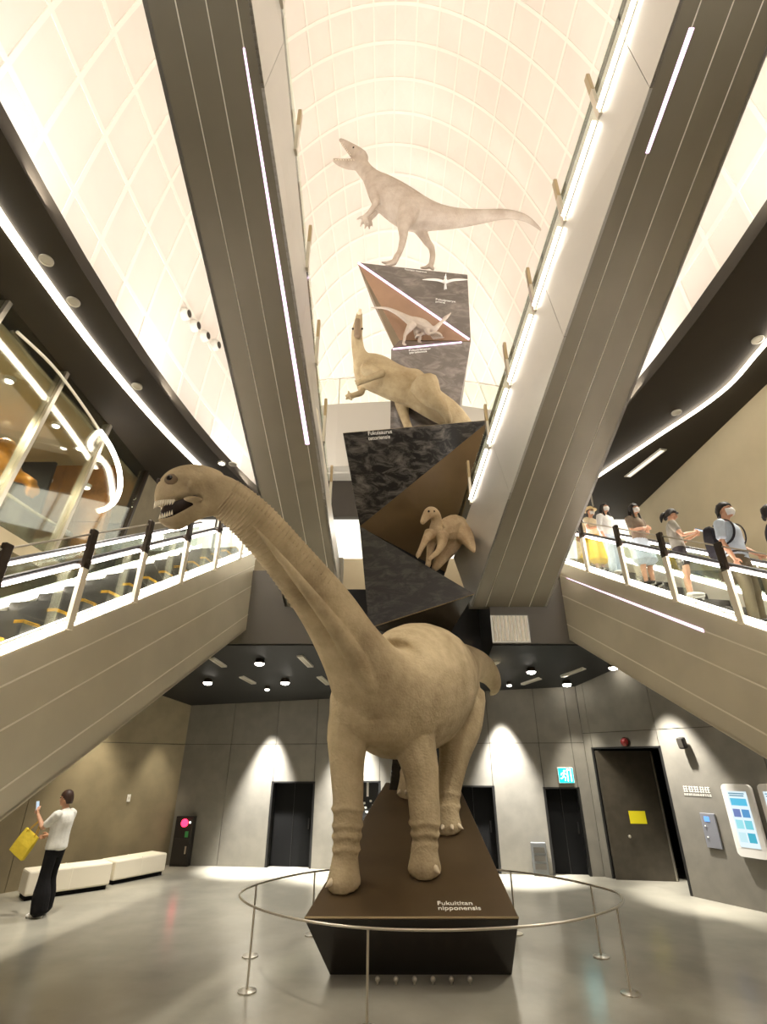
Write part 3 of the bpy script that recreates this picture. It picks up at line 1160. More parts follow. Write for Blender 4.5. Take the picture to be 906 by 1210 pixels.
def upper_flight(label, xin, xout, tin, fr, lit_edge, seam_led, posts, bottom_y):
    """xin/xout: underside edges (near Y, X, far Y, X); tin: top inner edge"""
    def X(e, y):
        return e[1] + (e[3] - e[1]) * (y - e[0]) / (e[2] - e[0])

    def Z(y, h=0.0):
        return UC - SL * y + h
    y0, y1 = -2.0, bottom_y
    root = thing('escalator', label, 'escalator', V(((X(xin, 5) + X(xout, 5)) / 2, 5, Z(5))))
    sg = 1 if X(xout, 5) > X(xin, 5) else -1

    def pt(y, f, h):
        xb = X(xin, y) + (X(xout, y) - X(xin, y)) * f
        return V((xb, y, Z(y, h)))
    HT = 1.1
    # core
    q = MB()
    q.hexa([pt(y0, .03, .04), pt(y1, .03, .04), pt(y1, .97, .04), pt(y0, .97, .04), pt(y0, .05, .9), pt(y1, .05, .9), pt(y1, .95, .9), pt(y0, .95, .9)])
    q.build('truss_cover', M_seam, root)
    fr = [0.0] + fr + [1.0]
    for k, (a, b) in enumerate(zip(fr[:-1], fr[1:])):
        a2 = a + (0.008 if k else 0)
        b2 = b - (0.008 if k < len(fr) - 2 else 0)
        q = MB()
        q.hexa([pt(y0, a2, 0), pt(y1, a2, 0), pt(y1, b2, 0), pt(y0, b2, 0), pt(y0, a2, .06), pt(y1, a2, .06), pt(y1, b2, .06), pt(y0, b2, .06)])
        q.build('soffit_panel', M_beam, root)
        if 0 < k:
            q = MB()
            q.hexa([pt(y0, a - .004, -.003), pt(y1, a - .004, -.003), pt(y1, a + .004, -.003), pt(y0, a + .004, -.003), pt(y0, a - .004, .05), pt(y1, a - .004, .05), pt(y1, a + .004, .05), pt(y0, a + .004, .05)])
            q.build('joint_gleam', M_seam, root)
    # inner side cladding in lengths, leaning as it rises
    ys = [y0, 0.6, 3.2, 5.7, 8.1, y1]
    for ya, yb in zip(ys[:-1], ys[1:]):
        q = MB()
        ya2, yb2 = ya + 0.004, yb - 0.004
        A = [V((X(xin, y), y, Z(y))) for y in (ya2, yb2)]
        T = [V((X(tin, y), y, Z(y, HT))) for y in (ya2, yb2)]
        off = V((0.04 * sg, 0, 0))
        q.hexa([A[0], A[1], A[1] + off, A[0] + off, T[0], T[1], T[1] + off, T[0] + off])
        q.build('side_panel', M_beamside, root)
    q = MB()
    o = V((0.05 * sg, 0, 0))
    q.hexa([pt(y0, 1, 0) - o, pt(y1, 1, 0) - o, pt(y1, 1, 0), pt(y0, 1, 0), pt(y0, 1, HT) - o, pt(y1, 1, HT) - o, pt(y1, 1, HT), pt(y0, 1, HT)])
    q.build('outer_cladding', M_beamside, root)
    # bull-nose end plate at the foot
    q = MB()
    q.hexa([pt(y1 - .01, 0, 0), pt(y1 - .01, 1, 0), pt(y1 + .12, 1, 0.05), pt(y1 + .12, 0, 0.05), pt(y1 - .01, 0, HT), pt(y1 - .01, 1, HT), pt(y1 + .12, 1, HT + .07), pt(y1 + .12, 0, HT + .07)])
    q.build('end_plate', M_beam, root)

    def top(y, h, k=0.0):
        return V((X(tin, y) + 0.05 * sg + k * sg, y, Z(y, HT + h)))
    for ya, yb in zip(ys[:-1], ys[1:]):
        q = MB()
        a, b = top(ya + .02, 0), top(yb - .02, 0)
        e = V((0.012, 0, 0))
        q.hexa([a - e, b - e, b + e, a + e] + [p + V((0, 0, 0.72)) for p in (a - e, b - e, b + e, a + e)])
        q.build('glass_panel', M_glass, root)
    q = MB()
    q.tube([top(y0, .8, .06), top(y1, .8, .06)], 0.03, 8)
    q.build('handrail', M_rubber, root)
    for y in posts:
        q = MB()
        b = top(y, 0.0, -0.06)
        q.box(b + V((0, 0, 0.30)), (0.05, 0.09, 0.62))
        po = q.build('post', M_steel, root)
        q = MB()
        q.box(b + V((0, 0, 0.80)), (0.055, 0.095, 0.42))
        q.build('post_cap', M_edge, po, bevel=0.01)
    if lit_edge:
        ps = sorted(posts)
        for ya, yb in zip(ps[:-1], ps[1:]):
            q = MB()
            a, b = top(ya + 0.06, 0.03, -0.1), top(yb - 0.06, 0.03, -0.1)
            q.tube([a, b], 0.032, 8)
            q.build('edge_light', M_led, root)
    if seam_led:
        ya, yb, wa, wb, f = seam_led
        q = MB()
        c0, c1 = pt(ya, f, -0.004), pt(yb, f, -0.004)
        cm = (c0 + c1) / 2
        wm = max(wa, wb)
        q.hexa([c0 - V((wa, 0, 0)), c1 - V((wb, 0, 0)), c1 + V((wb, 0, 0)), c0 + V((wa, 0, 0))] + [p + V((0, 0, 0.03)) for p in (c0 - V((wa, 0, 0)), c1 - V((wb, 0, 0)), c1 + V((wb, 0, 0)), c0 + V((wa, 0, 0)))])
        q.build('seam_light', M_ledp, root)
    return root


upper_flight('dark upper escalator beam with one long pink light line, over the gallery', (2.556, -1.455, 9.99, -0.93), (2.556, -2.66, 9.99, -2.13), (2.97, -1.28, 11.0, -1.08),
             [0.14, 0.42, 0.70], False, (2.9, 7.25, 0.012, 0.035, 0.14), [1.6, 2.9, 4.2, 5.5, 6.8, 8.1, 9.4], 10.55)
upper_flight('dark upper escalator beam with a short pink light and bright top edge', (2.556, 3.264, 10.3, 1.89), (2.919, 4.42, 10.9, 3.42), (2.87, 3.16, 9.4, 1.79),
             [0.20, 0.5, 0.77], True, (2.75, 3.75, 0.03, 0.022, 0.20), [0.4, 1.6, 2.75, 3.85, 4.95, 6.05, 7.15, 8.2, 9.3], 10.55)

# ------------------------------------------------------------------ glazed gallery at the left
GX = lambda z: -7.05 + (z - 6.0) * 0.11
gal_floor = MB()
gal_floor.hexa([(-11.8, -4, 5.6), (-6.75, -4, 5.6), (-6.75, 15.4, 5.6), (-11.8, 15.4, 5.6), (-11.8, -4, 5.9), (-6.75, -4, 5.9), (-6.75, 15.4, 5.9), (-11.8, 15.4, 5.9)])
struct(gal_floor.build('floor_gallery', M_beige))
q = MB()
q.hexa([(-11.8, -4, 9.3), (-7.0, -4, 9.3), (-7.0, 15.4, 9.3), (-11.8, 15.4, 9.3), (-11.8, -4, 9.4), (-7.0, -4, 9.4), (-7.0, 15.4, 9.4), (-11.8, 15.4, 9.4)])
struct(q.build('ceiling_gallery', M_beige))
win1 = thing('window_1', 'x', 'window', (-7.0, 8, 5.9))
del win1['label']
del win1['category']
struct(win1)
ysm = [-2.7, -0.9, 0.9, 2.7, 4.5, 6.35, 8.18, 10.05, 12.25]
for k, y in enumerate(ysm):
    q = MB()
    a, b = V((GX(5.9), y, 5.9)), V((GX(9.5), y + 0.12, 9.5))
    q.prism([a + V((-.14, -.045, 0)), a + V((.06, -.045, 0)), a + V((.06, .045, 0)), a + V((-.14, .045, 0))], b - a)
    q.build('mullion', M_steel if k < len(ysm) - 1 else M_cap, win1)
    if k < len(ysm) - 1:
        y2 = ysm[k + 1]
        q = MB()
        q.hexa([(GX(5.9) - .02, y + .05, 5.9), (GX(5.9) - .02, y2 - .05, 5.9), (GX(5.9), y2 - .05, 5.9), (GX(5.9), y + .05, 5.9),
                (GX(9.5) - .02, y + .17, 9.5), (GX(9.5) - .02, y2 + .07, 9.5), (GX(9.5), y2 + .07, 9.5), (GX(9.5), y + .17, 9.5)])
        q.build('pane', M_gglass, win1)
# solid end of the gallery front, beyond the last mullion
q = MB()
q.hexa([(GX(5.9) - .2, 12.35, 5.9), (GX(5.9) - .2, 15.4, 5.9), (GX(5.9), 15.4, 5.9), (GX(5.9), 12.35, 5.9), (GX(9.5) - .2, 12.35, 9.5), (GX(9.5) - .2, 15.4, 9.5), (GX(9.5), 15.4, 9.5), (GX(9.5), 12.35, 9.5)])
struct(q.build('wall_gallery_end', M_wallwarm))
# timber back wall with boards, dark display panel
q = MB()
q.hexa([(-11.7, 11.75, 5.9), (-7.12, 11.75, 5.9), (-7.12, 11.95, 5.9), (-11.7, 11.95, 5.9), (-11.7, 11.75, 9.3), (-7.12, 11.75, 9.3), (-7.12, 11.95, 9.3), (-11.7, 11.95, 9.3)])
M_timber = mat('amber_timber', (176, 122, 56), rough=0.5, var=0.25, vscale=2.5)
tw = struct(q.build('wall_timber', M_timber))
for k in range(7):
    for j in range(2):
        q = MB()
        x0 = -11.7 + 0.64 * k
        q.box((x0 + 0.32, 11.73, 5.95 + 0.84 + 1.68 * j), (0.62, 0.05, 1.65))
        q.build('panel', M_timber, tw)
t = thing('display_screen', 'tall black display screen behind the golden fossil in the glazed gallery', 'screen', (-8.6, 10.75, 5.9))
q = MB()
q.box((-8.55, 10.75, 7.35), (0.95, 0.08, 2.9))
q.build('board', M_black, t)
for k in (-1, 1):
    q = MB()
    q.box((-8.55 + 0.4 * k, 10.7, 5.93), (0.1, 0.6, 0.06))
    q.build('foot', M_cap, t)
# golden fossil: arched back, hanging hand with claws
M_gold = mat('golden_fossil', (226, 156, 44), rough=0.42, metal=0.15, var=0.25, vscale=8, bump=0.4, bscale=18)
t = thing('golden_fossil', 'golden fossil with a hanging clawed hand behind the gallery glass', 'fossil', at(10, 600, 9.65) * 1.0)
q = MB()
arm = [at(-30, 530, 9.45), at(2, 540, 9.45), at(18, 560, 9.55), at(30, 566, 9.65), at(38, 572, 9.65)]
q.tube(arm, [0.32, 0.26, 0.16, 0.12, 0.12], 12, 5, round_ends=True)
q.ball(at(6, 528, 9.45), (0.24, 0.2, 0.2))
q.ball(at(3, 552, 9.45), (0.2, 0.2, 0.22))
hand = at(38, 572, 9.65)
for (dx, dy, dz, r) in ((33, 586, 9.55, .05), (38, 588, 9.65, .055), (42.5, 585, 9.70, .05)):
    q.tube([hand, at(dx + 1, 580, dz), at(dx, dy, dz)], [0.085, 0.07, r * .7], 8, 3, round_ends=True)
q.build('forelimb', M_gold, t, voxel=0.03, sm=2)
q = MB()
q.tube([at(8, 566, 9.55), at(10, 612, 9.55)], 0.03, 8)
q.build('mount_rod', M_cap, t)
# inner glass balustrade of the gallery
t = thing('gallery_balustrade', 'clear glass balustrade with a pale rail inside the glazed gallery', 'balustrade', (-8.2, 9.6, 5.9))
gp = [V((-7.75, 6.4, 5.9)), V((-7.6, 8.2, 5.9)), V((-7.55, 9.9, 5.9)), V((-7.4, 11.0, 5.9))]
for a, b in zip(gp[:-1], gp[1:]):
    q = MB()
    e = V((0.012, 0, 0))
    q.hexa([a - e, b - e, b + e, a + e] + [p + V((0, 0, 1.1)) for p in (a - e, b - e, b + e, a + e)])
    q.build('glass_panel', M_gglass, t)
q = MB()
q.tube([p + V((0, 0, 1.12)) for p in gp], 0.028, 8)
q.build('handrail', M_seam, t)
q = MB()
q.box(gp[-1] + V((0, 0, 0.56)), (0.09, 0.09, 1.12))
q.build('post', M_cap, t)
# gallery lamps, and a glowing tube added for a reflection in the glass
for (px, py, lab) in [(12, 448, 'round ceiling spotlight nearest the frame edge in the gallery'), (67, 501, 'bright ceiling spotlight between the two gallery mullions'),
                      (95, 528, 'ceiling spotlight just left of the second gallery mullion'), (118, 541, 'ceiling spotlight just right of the second gallery mullion'),
                      (57, 567, 'small low spotlight beside the black gallery panel'), (103, 574, 'small low spotlight in front of the gallery timber wall')]:
    p = atz(px, py, 9.28)
    if p.y > 11.3:
        p = at(px, py, 11.3)
    t = thing('spotlight', lab, 'lamp', p, 'gallery spotlights')
    q = MB()
    q.cyl(p + V((0, 0, -0.06)), p + V((0, 0, 0.02)), 0.09, 14, 0.11)
    q.build('can', M_white, t)
    q = MB()
    q.ball(p + V((0, 0, -0.065)), (0.07, 0.07, 0.035), 12, 7)
    q.build('lens', M_spot, t)
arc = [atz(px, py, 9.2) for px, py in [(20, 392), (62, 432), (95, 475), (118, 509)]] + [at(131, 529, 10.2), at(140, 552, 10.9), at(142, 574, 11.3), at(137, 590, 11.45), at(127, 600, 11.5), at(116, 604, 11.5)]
t = thing('reflection_tube', 'curved glowing tube standing in for a light reflected in the gallery glass', 'light', arc[6])
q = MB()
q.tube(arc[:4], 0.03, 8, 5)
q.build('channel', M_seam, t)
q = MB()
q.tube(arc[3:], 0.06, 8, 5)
q.build('glow_tube', M_led, t)

# ------------------------------------------------------------------ ceiling under the landing


def on_soffit(px, py):
    nz = (DZ1 - DZ0) / (13.9 - DY)
    return onplane(px, py, V((0, DY, DZ0)), V((0, -nz, 1)).normalized())


for (px, py, big, lab) in [(307, 780, 1, 'bright ceiling lamp nearest the neck of the large dinosaur'), (246, 803, 1, 'bright ceiling lamp above the dark hydrant cabinet corner'),
                           (337, 803, 1, 'bright ceiling lamp above the tall black opening at left'), (316, 811, 0, 'small triangular gleam lamp between two bright lamps at left'),
                           (627, 790, 1, 'bright ceiling lamp right of the dinosaur tail'), (669, 805, 1, 'bright ceiling lamp above the glowing exit sign'),
                           (724, 785, 1, 'bright ceiling lamp beside the right escalator cladding'), (601, 806, 0, 'small gleam lamp close below the dinosaur tail')]:
    p = on_soffit(px, py)
    t = thing('ceiling_lamp', lab, 'lamp', p - V((0, 0, 0.08)), 'lamps under the landing')
    r = 0.11 if big else 0.06
    q = MB()
    q.tube([p + V((0, 0, -0.07)), p + V((0, 0, 0.02))], [r, r * 0.8], 14)
    q.build('can', M_cap, t)
    q = MB()
    q.ball(p + V((0, 0, -0.075)), (r * 0.9, r * 0.9, r * 0.45), 14, 8)
    q.build('lens', M_spot, t)
for (x0, y0, x1, y1, lab) in [(250, 777, 265, 787, 'short pale slot panel beside the left escalator edge'), (354, 774, 367, 787, 'short pale slot panel beside the large dinosaur neck'),
                              (285, 799, 300, 807, 'short pale slot panel between the two left ceiling lamps'), (377, 799, 388, 808, 'short pale slot panel close to the dinosaur shoulder'),
                              (578, 787, 588, 781, 'short pale slot panel right behind the tail of the dinosaur'), (664, 799, 690, 789, 'longest pale slot panel between the two right lamps'),
                              (617, 808, 638, 801, 'short pale slot panel below the lamp right of the tail')]:
    a, b = on_soffit(x0, y0), on_soffit(x1, y1)
    d = (b - a).normalized()
    sd = V((d.y, -d.x, 0)).normalized() * 0.07
    t = thing('linear_diffuser', lab, 'vent', (a + b) / 2 - V((0, 0, 0.03)), 'slot panels under the landing')
    dn = V((0, 0, -0.03))
    q = MB()
    q.prism([a - sd + dn, b - sd + dn, b + sd + dn, a + sd + dn], (0, 0, 0.05))
    q.build('frame', M_pale, t)
    q = MB()
    q.prism([a + d * .04 - sd * .5 + dn * 1.2, b - d * .04 - sd * .5 + dn * 1.2, b - d * .04 + sd * .5 + dn * 1.2, a + d * .04 + sd * .5 + dn * 1.2], (0, 0, 0.02))
    q.build('louvre', M_steel, t)


# ------------------------------------------------------------------ things on the walls
def wall_box(mb, p0, d, n, a, b, z0, z1, t0, t1):
    A, B = p0 + d * a, p0 + d * b
    return mb.hexa([A + n * t0 + V((0, 0, z0)), B + n * t0 + V((0, 0, z0)), B + n * t1 + V((0, 0, z0)), A + n * t1 + V((0, 0, z0)),
                    A + n * t0 + V((0, 0, z1)), B + n * t0 + V((0, 0, z1)), B + n * t1 + V((0, 0, z1)), A + n * t1 + V((0, 0, z1))])


def back_rect(x0, y0, x1, y1):
    a, b = onplane(x0, y1, PA, nA), onplane(x1, y0, PA, nA)
    return (a - PA).dot(dA), (b - PA).dot(dA), a.z, b.z


# hydrant cabinet
s0, s1, z0, z1 = back_rect(204, 964, 233, 1022)
z0 = 0.0
hy = thing('hydrant_cabinet', 'black fire hydrant cabinet with a round red lamp in the wall corner', 'cabinet', PA + dA * (s0 + s1) / 2 + nA * 0.1)
q = MB()
wall_box(q, PA, dA, nA, s0, s1, 0.0, z1, 0.002, 0.17)
q.build('body', mat('cabinet_black', (30, 27, 24), rough=0.4), hy, bevel=0.01)
q = MB()
wall_box(q, PA, dA, nA, s0 + 0.03, s1 - 0.03, 0.05, z1 * 0.55, 0.17, 0.185)
dr = q.build('door', mat('cabinet_door_black', (40, 36, 32), rough=0.35), hy, bevel=0.005)
q = MB()
wall_box(q, PA, dA, nA, s1 - 0.10, s1 - 0.07, z1 * 0.25, z1 * 0.4, 0.185, 0.205)
q.build('handle', M_steel, dr)
cc = PA + dA * (s0 * 0.45 + s1 * 0.55) + nA * 0.2 + V((0, 0, z1 - 0.13))
q = MB()
q.ball(cc, (0.085, 0.05, 0.085), 14, 9)
q.build('alarm_lamp', led_mat('red_alarm_lamp', (1.0, 0.02, 0.07), 5.0), hy, smooth=True, label='glowing round red alarm lamp')
q = MB()
c2 = PA + dA * (s1 - 0.07) + nA * 0.185 + V((0, 0, z1 - 0.12))
q.ball(c2, (0.022, 0.02, 0.022), 10, 6)
q.build('indicator', led_mat('indicator_white', (0.9, 1, 0.9), 4.0), hy)
q = MB()
wall_box(q, PA, dA, nA, s1 - 0.16, s1 - 0.08, z1 - 0.42, z1 - 0.30, 0.171, 0.176)
q.build('green_tab', mat('green_tab', (60, 150, 80), rough=0.5), hy)
text('\u6d88\u706b\u6813', PA + dA * (s0 + 0.08) + nA * 0.172 + V((0, 0, z1 - 0.52)), dA, (0, 0, 1), s1 - s0 - 0.22, M_letter, hy)
# small call plate on the left wall
WL0, WL1 = V((-9.9, 7.15, 0)), V((-5.02, 14.26, 0))
dW = (WL1 - WL0).normalized()
nW = V((dW.y, -dW.x, 0))


def left_pt(px, py):
    q = onplane(px, py, WL0, nW)
    return (q - WL0).dot(dW), q.z


(sa, za), (sb, zb) = left_pt(149.0, 947.5), left_pt(154.5, 938.5)
t = thing('wall_plate', 'small white switch plate on the warm grey left wall', 'plate', WL0 + dW * sa + V((0, 0, za)))
q = MB()
wall_box(q, WL0, dW, nW, sa, sb, za, zb, 0.001, 0.02)
q.build('plate', M_white, t, bevel=0.004)
q = MB()
wall_box(q, WL0, dW, nW, sa * .7 + sb * .3, sa * .3 + sb * .7, za * .65 + zb * .35, za * .35 + zb * .65, 0.02, 0.026)
q.build('rocker', M_pale, t)
# emergency exit sign
ex = onplane(668, 916, PA, nA)
se = (ex - PA).dot(dA)
t = thing('exit_sign', 'glowing cyan emergency exit sign above the dark doorway', 'sign', ex - V((0, 0, 0.16)) + nA * 0.05)
q = MB()
wall_box(q, PA, dA, nA, se - 0.17, se + 0.17, ex.z - 0.16, ex.z + 0.16, 0.002, 0.06)
q.build('housing', M_pale, t, bevel=0.01)
q = MB()
wall_box(q, PA, dA, nA, se - 0.155, se + 0.155, ex.z - 0.145, ex.z + 0.145, 0.06, 0.068)
q.build('screen', led_mat('exit_cyan', (0.0, 0.60, 0.66), 4.5), t)
M_exitw = led_mat('exit_white', (0.8, 1.0, 0.97), 4.0)
q = MB()   # doorway figure: frame and running pictogram
for (a, b, c, d) in ((0.02, 0.12, 0.10, 0.125), (0.02, 0.045, -0.12, 0.10), (0.095, 0.12, -0.12, 0.10)):
    wall_box(q, PA, dA, nA, se + a, se + b, ex.z + c, ex.z + d, 0.068, 0.073)
q.build('doorway_mark', M_exitw, t)
c0 = PA + dA * se + nA * 0.072 + V((0, 0, ex.z))
q = MB()
L_ = lambda x, z: c0 + dA * x + V((0, 0, z))
q.ball(L_(-0.03, 0.085), 0.022, 10, 6)
for pts in ([(-0.04, 0.055), (-0.06, -0.015)], [(-0.06, -0.015), (-0.02, -0.05), (-0.03, -0.11)], [(-0.06, -0.015), (-0.09, -0.06), (-0.13, -0.06)], [(-0.04, 0.05), (0.0, 0.02)], [(-0.04, 0.05), (-0.09, 0.04), (-0.11, 0.0)]):
    q.tube([L_(*p) for p in pts], 0.011, 6)
q.build('running_figure', M_exitw, t)
# grey lamp box low on the wall
s0, s1, z0, z1 = back_rect(630, 995, 643.5, 1030)
t = thing('floor_cabinet', 'narrow dark grey cabinet standing against the wall beside the exit doorway', 'cabinet', PA + dA * (s0 + s1) / 2)
q = MB()
wall_box(q, PA, dA, nA, s0, s1, 0.0, z1, 0.002, 0.14)
q.build('body', mat('cabinet_grey', (92, 94, 94), rough=0.5), t, bevel=0.01)
for k in range(3):
    q = MB()
    wall_box(q, PA, dA, nA, s0 + 0.04, s1 - 0.04, z1 * (0.2 + 0.25 * k), z1 * (0.2 + 0.25 * k) + 0.1, 0.14, 0.148)
    q.build('vent', M_joint, t)


# right wall
def right_pt(px, py):
    q = onplane(px, py, PB, nB)
    return (q - PB).dot(dB), q.z


(sa, za) = right_pt(740, 877)
t = thing('alarm_bell', 'round dark red alarm bell on the wall above the wide doorway', 'bell', PB + dB * sa + V((0, 0, za - 0.1)))
c = PB + dB * sa + V((0, 0, za))
q = MB()
q.cyl(c, c + nB * 0.05, 0.10, 18)
q.build('base', M_cap, t)
q = MB()
q.ball(c + nB * 0.06, (0.085, 0.085, 0.085), 14, 9)
q.build('gong', mat('dark_red_enamel', (120, 22, 22), rough=0.35), t, smooth=True)
# loudspeaker
(sa, za) = right_pt(809.5, 878)
c = PB + dB * sa + V((0, 0, za))
t = thing('wall_speaker', 'small black loudspeaker high on the spotlit right wall', 'speaker', c - V((0, 0, 0.1)))
M_ = Matrix(((dB.x, nB.x, 0), (dB.y, nB.y, 0), (0, 0, 1)))
q = MB()
q.box(c + nB * 0.10, (0.13, 0.13, 0.20), M_ @ Matrix.Rotation(radians(-12), 3, 'X'))
q.build('body', M_blackdoor, t, bevel=0.03)
q = MB()
q.cyl(c, c + nB * 0.06, 0.03, 8)
q.build('bracket', M_cap, t)
q = MB()
q.box(c + nB * 0.168, (0.10, 0.01, 0.16), M_ @ Matrix.Rotation(radians(-12), 3, 'X'))
q.build('grille', M_joint, t)
# white raised wall lettering, two lines of characters
(sa, za), (sb, zb) = right_pt(809, 941), right_pt(838, 928)
t = thing('wall_lettering', 'two lines of small white characters on the spotlit right wall', 'sign', PB + dB * sa + V((0, 0, za)) + nB * 0.01)
rnd = random.Random(11)
hgt = zb - za
for row, (n_, zc, hh) in enumerate(((5, za + hgt * 0.62, hgt * 0.5), (12, za + hgt * 0.18, hgt * 0.2))):
    for k in range(n_):
        w0 = sa + (sb - sa) * k / n_
        w1 = w0 + (sb - sa) / n_ * 0.86
        q = MB()
        m_ = 0.5 * (w0 + w1)
        th = hh * 0.11
        for j in range(3):
            zz = zc - hh / 2 + hh * (0.08 + 0.38 * j)
            wall_box(q, PB, dB, nB, w0 + rnd.uniform(0, .15) * (w1 - w0), w1, zz, zz + th, 0.001, 0.008)
        for f in (rnd.uniform(.1, .3), rnd.uniform(.6, .85)):
            x = w0 + (w1 - w0) * f
            wall_box(q, PB, dB, nB, x, x + th, zc - hh / 2, zc + hh / 2, 0.001, 0.008)
        q.build('character', M_letter, t)
# grey panel with a little blue display
(sa, za), (sb, zb) = right_pt(836, 1001), right_pt(849, 962)
sa, sb = right_pt(832, 980)[0], right_pt(849, 980)[0]
t = thing('control_box', 'grey wall control box with a small blue display beside the white screen', 'box', PB + dB * (sa + sb) / 2 + V((0, 0, za)))
q = MB()
wall_box(q, PB, dB, nB, sa, sb, za, zb, 0.001, 0.035)
q.build('door', mat('panel_grey', (140, 142, 150), rough=0.4, metal=0.3), t, bevel=0.006)
q = MB()
wall_box(q, PB, dB, nB, sa + (sb - sa) * .25, sa + (sb - sa) * .6, zb - 0.13, zb - 0.05, 0.035, 0.04)
q.build('display', led_mat('blue_display', (0.15, 0.4, 1.0), 1.5), t)
for zz in (0.3, 0.62):
    q = MB()
    c = PB + dB * (sa + 0.06) + nB * 0.04 + V((0, 0, za + (zb - za) * zz))
    q.ball(c, 0.014, 8, 5)
    q.build('button', M_white, t)


def info_screen(px0, px1, ptop, pbot, label):
    sa, sb = right_pt(px0, (ptop + pbot) / 2)[0], right_pt(px1, (ptop + pbot) / 2)[0]
    zt, zb_ = right_pt((px0 + px1) / 2, ptop)[1], right_pt((px0 + px1) / 2, pbot)[1]
    t = thing('information_screen', label, 'screen', PB + dB * (sa + sb) / 2 + V((0, 0, zb_)))
    W, H_ = sb - sa, zt - zb_
    # rounded white frame
    q = MB()
    r = 0.07
    poly = []
    for (cx, cz, a0) in ((sa + r, zb_ + r, 180), (sb - r, zb_ + r, 270), (sb - r, zt - r, 0), (sa + r, zt - r, 90)):
        for k in range(5):
            a = radians(a0 + 22.5 * k)
            poly.append(PB + dB * (cx + r * cos(a)) + V((0, 0, cz + r * sin(a))) + nB * 0.02)
    q.prism(poly, nB * 0.07)
    q.build('frame', M_white, t)
    q = MB()
    wall_box(q, PB, dB, nB, sa + W * .2, sb - W * .2, zb_ + .1, zt - .1, 0.0, 0.02)
    q.build('mount', M_cap, t)
    q = MB()
    wall_box(q, PB, dB, nB, sa + W * .17, sb - W * .17, zb_ + H_ * .13, zt - H_ * .10, 0.09, 0.094)
    sc_ = q.build('screen', led_mat('screen_white', (0.80, 0.94, 1.0), 1.0), t)
    cols = [(0.10, 0.55, 0.80), (0.16, 0.22, 0.5), (0.1, 0.32, 0.62), (0.35, 0.78, 0.85), (0.2, 0.65, 0.75), (0.6, 0.85, 0.9), (0.06, 0.45, 0.6)]
    cells = [(.23, .77, .70, .80, 0), (.23, .47, .54, .65, 1), (.52, .77, .54, .65, 2), (.23, .47, .38, .50, 3), (.52, .77, .38, .50, 4), (.23, .47, .20, .33, 5), (.52, .77, .20, .33, 6)]
    for (a, b, c, d, ci) in cells:
        q = MB()
        wall_box(q, PB, dB, nB, sa + W * a, sa + W * b, zb_ + H_ * c, zb_ + H_ * d, 0.094, 0.096)
        q.build('picture_tile', led_mat('tile_%d' % ci, cols[ci], 1.0), sc_)
    for (a, b, c) in ((.22, .75, .86), (.24, .72, .83)):
        q = MB()
        wall_box(q, PB, dB, nB, sa + W * a, sa + W * b, zb_ + H_ * c, zb_ + H_ * c + .018, 0.094, 0.096)
        q.build('text_line', led_mat('text_slate', (0.12, 0.3, 0.4), 1.0), sc_)


info_screen(865, 900, 927, 1012, 'white framed information screen with blue picture tiles on the right wall')
info_screen(910, 945, 927, 1020, 'second white framed screen cut off by the frame edge')


# ------------------------------------------------------------------ benches
def bench(label, fl, fr, depth, h):
    d = (fr - fl).normalized()
    n = V((-d.y, d.x, 0))
    if n.x > 0:
        n = -n
    t = thing('bench', label, 'bench', (fl + fr) / 2 + n * depth / 2, 'upholstered benches along the left wall')
    q = MB()
    q.hexa([fl + V((0, 0, .07)), fr + V((0, 0, .07)), fr + n * depth + V((0, 0, .07)), fl + n * depth + V((0, 0, .07)),
            fl + V((0, 0, h)), fr + V((0, 0, h)), fr + n * depth + V((0, 0, h)), fl + n * depth + V((0, 0, h))])
    q.build('upholstered_body', mat('cream_leatherette', (232, 224, 204), rough=0.5, bump=0.05, bscale=8), t, bevel=0.03)
    q = MB()
    a, b = fl + d * 0.04 + n * 0.05, fr - d * 0.04 + n * 0.05
    q.hexa([a, b, b + n * (depth - .1), a + n * (depth - .1)] + [p + V((0, 0, .08)) for p in (a, b, b + n * (depth - .1), a + n * (depth - .1))])
    q.build('plinth_base', M_black, t)
    for s in (0.5,):
        q = MB()
        m = fl.lerp(fr, s)
        q.hexa([m - d * .004 - n * .003 + V((0, 0, .09)), m + d * .004 - n * .003 + V((0, 0, .09)), m + d * .004 + n * (depth + .003) + V((0, 0, .09)), m - d * .004 + n * (depth + .003) + V((0, 0, .09))] +
               [m - d * .004 - n * .003 + V((0, 0, h + .003)), m + d * .004 - n * .003 + V((0, 0, h + .003)), m + d * .004 + n * (depth + .003) + V((0, 0, h + .003)), m - d * .004 + n * (depth + .003) + V((0, 0, h + .003))])
        q.build('stitched_seam', M_seam, t)


bench('long cream bench beside the standing man with the yellow bag', atz(26, 1066, 0), atz(128, 1051, 0), 0.52, 0.43)
bench('cream bench nearer the wall corner and the hydrant cabinet', atz(132, 1046.5, 0), atz(194, 1034, 0), 0.52, 0.40)

